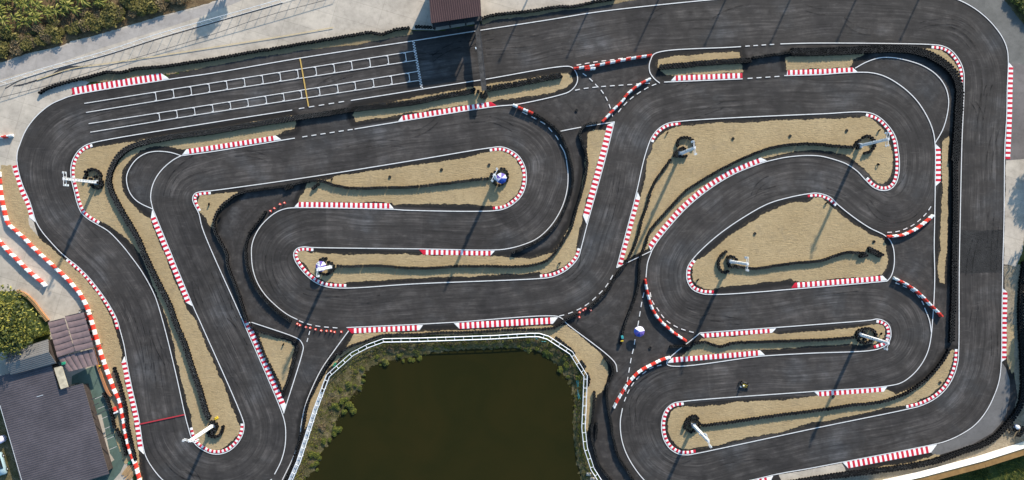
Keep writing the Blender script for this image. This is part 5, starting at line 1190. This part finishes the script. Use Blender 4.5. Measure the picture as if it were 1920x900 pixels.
# poles standing north of the frame whose shadows cross the top straight
PT = [(935,117),(1062,110),(1190,97),(1320,88),(1443,84),(1568,80),(1687,77)]
for k, (x, y) in enumerate(PT):
    hh = 10.5; bx = x + .416 * 22.8 * hh; by = y - .909 * 22.8 * hh
    e = empty('lamp_post', P(bx, by), 0, 'tall grey lamp post north of the top straight, %s from the left' % ordn(k + 1), 'lamp post', 'lamp posts north of the top straight')
    b = MB(); b.box((0,0,.1), (.6,.6,.2), bev=.02); b.build('base', M['conc'], e); b = MB(); b.tube((0,0,.15), (0,0,hh-.2), .17, .12, 8); b.build('pole', M['galv'], e); b = MB(); b.box((0,0,hh-.1), (.5,.36,.2), bev=.05); b.build('lamp_head', M['galv'], e)

# ------------------------------------------------------------------ plants
rs = np.random.RandomState(11)
def leaf_cloud(center, rad, n, size, flat=.35, lumps=5, aspect=1.6, hollow=.45):
    """many leaf-sized quads through a lumpy crown volume"""
    cs = np.array([[rs.uniform(-.55,.55)*rad[0], rs.uniform(-.55,.55)*rad[1], rs.uniform(-.35,.45)*rad[2]] for _ in range(lumps)]); cr = rs.uniform(.38,.68,lumps)
    k = rs.randint(0, lumps, n); d = rs.randn(n, 3); d /= np.linalg.norm(d, axis=1)[:, None]; rr = hollow + (1-hollow) * rs.rand(n) ** .6
    p = cs[k] + d * (np.array(rad)[None] * cr[k][:, None]) * rr[:, None] * rs.uniform(.85,1.15,(n,1)); p += np.array(center)
    nr = d * flat + rs.randn(n, 3) * .45 + np.array([0, 0, .75]); nr /= np.linalg.norm(nr, axis=1)[:, None]
    t = np.cross(nr, rs.randn(n, 3)); t /= np.linalg.norm(t, axis=1)[:, None]; b = np.cross(nr, t)
    s = size * rs.uniform(.6, 1.4, n)[:, None]
    v = np.stack([p - t*s*aspect*.5, p - b*s*.35, p + t*s*aspect*.5, p + b*s*.35], 1).reshape(-1, 3)
    v[:, 2] = np.maximum(v[:, 2], center[2] - rad[2])
    return v.tolist(), [(4*i, 4*i+1, 4*i+2, 4*i+3) for i in range(n)]
def limbs(mb, h, r0, n, spread):
    mb.tube((0,0,0), (.1*r0, 0, h*.55), r0, r0*.65, 8)
    for i in range(n):
        a = 6.28*i/n + rs.uniform(0,.6); s = spread*rs.uniform(.5,1); m_ = Vector((math.cos(a)*s*.5, math.sin(a)*s*.5, h*.78)); mb.tube((.1*r0,0,h*.5), m_, r0*.5, r0*.3, 6); mb.tube(m_, (math.cos(a)*s, math.sin(a)*s, h*rs.uniform(.9,1.05)), r0*.3, r0*.1, 5)
def tree(px, py, rad, h, n, leaf, size, label, group=None, cat='tree', name='tree', lumps=9):
    e = empty(name, P(px, py), 0, label, cat, group)
    mb = MB(); limbs(mb, h, .05*h, 6, rad*.8); mb.build('trunk', M['bark'], e)
    v, f = leaf_cloud((0,0,h - rad*.25), (rad, rad, rad*.62), n, size, lumps=lumps); obj('crown', v, f, M[leaf], e); return e
tree(26, 596, 6.4, 6.0, 9000, 'leafA', .34, 'large round green tree inside the curved brick edging at left', lumps=16)
TR = 'trees just beyond the right edge'
for x, y, rd, hh in ((1972,265,3.4,5.0),(1968,330,2.6,4.2),(1975,410,3.4,5.2),(1968,485,3.4,5.0),(1962,545,3.2,5.0),(1965,610,3.4,5.4),(1962,680,3.2,5.2),(1968,745,3.2,5.0)):
    tree(x, y, rd, hh, 1800, 'leafA', .42, 'dark green tree beyond the right edge of the circuit', TR)
for x, y in ((424,-36),(446,-52)):
    tree(x, y, 1.5, 4.4, 500, 'leafB', .4, 'olive tree beyond the service road at the top edge', 'trees beyond the service road')
hedge = [((74,629),(12,7)),((88,624),(13,8))]
for k, ((x, y), (sx, sy)) in enumerate(hedge):
    e = empty('hedge', P(x, y), .3, 'small clipped hedge by the canopies, %s of two' % ('left', 'right')[k], 'hedge')
    n = 900; p = rs.uniform(-.5, .5, (n, 3)) * np.array([sx/10, sy/10, .8]) + np.array([0, 0, .4]); nr = rs.randn(n,3)+np.array([0,0,.8]); nr /= np.linalg.norm(nr,axis=1)[:,None]; t = np.cross(nr, rs.randn(n,3)); t /= np.linalg.norm(t,axis=1)[:,None]; bb = np.cross(nr,t); s = .1
    v = np.stack([p-t*s, p-bb*s*.6, p+t*s, p+bb*s*.6],1).reshape(-1,3).tolist(); obj('foliage', v, [(4*i,4*i+1,4*i+2,4*i+3) for i in range(n)], M['leafC'], e)
    mb = MB(); mb.box((0,0,.3), (sx/10*.7, sy/10*.6, .6)); mb.build('stems', M['bark'], e)

# shrubs along the plantation edge and on the pond bank: a few shapes, copied
def bush_proto(name, rad, n, leaf, size, label, group):
    e = empty(name, (0, 0, 0), 0, label, 'bush', group)
    mb = MB(); limbs(mb, rad*1.0, .05, 5, rad*.6); mb.build('stems', M['bark'], e)
    v, f = leaf_cloud((0,0,rad*.62), (rad, rad, rad*.75), n, size, lumps=7, hollow=.25); obj('foliage', v, f, M[leaf], e); return e
used = {}
def place(key, proto, x, y, s, z=0.0, lab=None, zs=1.0):
    o = proto if key not in used else copy_tree(proto); used[key] = 1
    o.location = P(x, y) + Vector((0, 0, z)); o.rotation_euler = (0, 0, rs.rand() * 6.28); o.scale = (s*rs.uniform(.85,1.2), s*rs.uniform(.85,1.2), s*rs.uniform(.8,1.1)*zs)
    if lab: o['label'] = lab
    return o
G1 = 'shrubs along the plantation edge'
b1 = bush_proto('shrub', 1.3, 900, 'leafB', .22, 'olive green shrub on the soil strip between plantation and service road', G1)
b2 = bush_proto('dry_shrub', 1.1, 700, 'leafD', .2, 'brown dry shrub on the soil strip between plantation and service road', G1)
edge = Path([(-30,112),(20,100),(60,88),(95,78),(133,64),(173,52),(233,34),(300,16),(360,2)])
for i in range(105):
    t = rs.rand() * edge.L; d = abs(rs.normal(9, 13)); q = edge.off(t, -d)
    if q[1] > -12: place(*(('b1', b1) if rs.rand() < .55 else ('b2', b2)), q[0], q[1], rs.uniform(.35, 1.25), zs=.75)
b3 = bush_proto('corner_shrub', 1.3, 1000, 'leafA', .22, 'dark shrub on the ground beyond the concrete apron at the top right corner', 'shrubs of the top right corner')
for x, y, s in ((1896,-4,.9),(1908,4,1.0),(1918,20,1.0),(1925,38,.8),(1920,-6,1.2)): place('b3', b3, x, y, s)
def banana_proto():
    e = empty('banana_plant', (0, 0, 0), 0, 'banana plant with long yellow green leaves in the corner plantation', 'banana plant', 'banana plants of the corner plantation')
    mb = MB(); mb.tube((0,0,0), (.05,.03,1.5), .13, .08, 8); mb.build('stem', M['leafB'], e)
    for k in range(8):
        a = k * 2.4 + rs.uniform(-.3,.3); L = rs.uniform(1.3, 2.1); tilt = rs.uniform(.7, 1.3); wd = rs.uniform(.15,.24); v = []; f = []; n = 8
        for i in range(n + 1):
            t = i / n; r = L * t * (1 - .12*t); z = 1.45 + math.sin(min(t*2.0,1.6)) * .55*tilt - t*t*1.0
            ww = wd * (math.sin(math.pi*min(t*.93+.06,1)))**.6
            c = Vector((r*math.cos(a), r*math.sin(a), z)); sd_ = Vector((-math.sin(a), math.cos(a), 0))
            v += [c + sd_*ww + Vector((0,0,.10*ww/wd)), c, c - sd_*ww + Vector((0,0,.10*ww/wd))]
            if i: m = 3*i; f += [(m-3,m-2,m+1,m),(m-2,m-1,m+2,m+1)]
        obj('leaf', v, f, M['banana'], e)
    return e
bp = banana_proto(); bp2 = banana_proto()
for i in range(17):
    for j in range(7):
        if rs.rand() < .28: continue
        x = -10 + i * 13 + rs.normal(0, 3.5) + j * 2; y = -16 + j * 11 + rs.normal(0, 3)
        if y < 62 - .26 * x: place(*(('bp', bp) if (i + j) % 2 else ('bp2', bp2)), x, y, rs.uniform(.55, .95))
G2 = 'bushes on the pond bank'
k1 = bush_proto('bank_bush', 1.0, 650, 'leafC', .18, 'green bush on the pond bank inside the white rail', G2)
k2 = bush_proto('dry_bank_bush', .9, 520, 'leafD', .18, 'brown dry bush on the pond bank inside the white rail', G2)
k3 = bush_proto('bank_bush', .9, 620, 'leafA', .17, 'yellow green bush on the pond bank inside the white rail', G2)
for i in range(150):
    k = int(rs.uniform(2, nb - 2)); a = np.array(ro[k]); c = np.array(wi[k]); t = rs.uniform(.32, 1.0) if k < nb*.62 else rs.uniform(.25, .95); q = a + (c - a) * t; gap = np.linalg.norm(c - a)
    gr = t > .45 or rs.rand() < .3
    sc = rs.uniform(.28, .8) * min(1, gap / 45)
    place(*((('k1', k1) if rs.rand() < .7 else ('k3', k3)) if gr else ('k2', k2)), q[0], q[1], sc * 1.1, -.5 * t ** 1.3, zs=.55)
# uncountable grass on the banks and the verge soil
def grass(name, pts, n_each, spread, h, mt, zf=None):
    v = []; f = []
    for (x, y, z) in pts:
        for _ in range(n_each):
            p = P(x + rs.normal(0, spread), y + rs.normal(0, spread)); p.z = z; a = rs.rand()*6.28; l = Vector((math.cos(a), math.sin(a), 0)); hh = h*rs.uniform(.5,1.3); s = Vector((-l.y, l.x, 0)) * .035
            k = len(v); v += [p - s, p + s, p + l*hh*.55 + Vector((0,0,hh*.8)) , ]; f.append((k,k+1,k+2))
    o = obj(name, v, f, mt); return tag(o, kind='stuff')
pts = []
for i in range(2200):
    k = int(rs.uniform(2, nb-2)); t = rs.uniform(.08, .98); q = np.array(ro[k]) + (np.array(wi[k]) - np.array(ro[k])) * t; pts.append((q[0], q[1], -.8 * t**1.3 + .02))
grass('bank_grass', pts[:1300], 14, 2.2, .34, M['leafC']); grass('dry_bank_grass', pts[1300:], 14, 2.2, .34, M['leafD'])
pts = []
for i in range(500):
    t = rs.rand() * edge.L; q = edge.off(t, -rs.uniform(-7, 55)); pts.append((q[0], q[1], .012))
grass('verge_grass', pts, 14, 3.0, .4, M['leafD'])
pts = [(rs.uniform(1640, 1960), rs.uniform(850, 960), .01) for _ in range(700)]; pts = [p for p in pts if p[1] > 900 - (p[0]-1690)*.27 + 10]
grass('field_grass', pts, 16, 4, .5, M['leafC'])
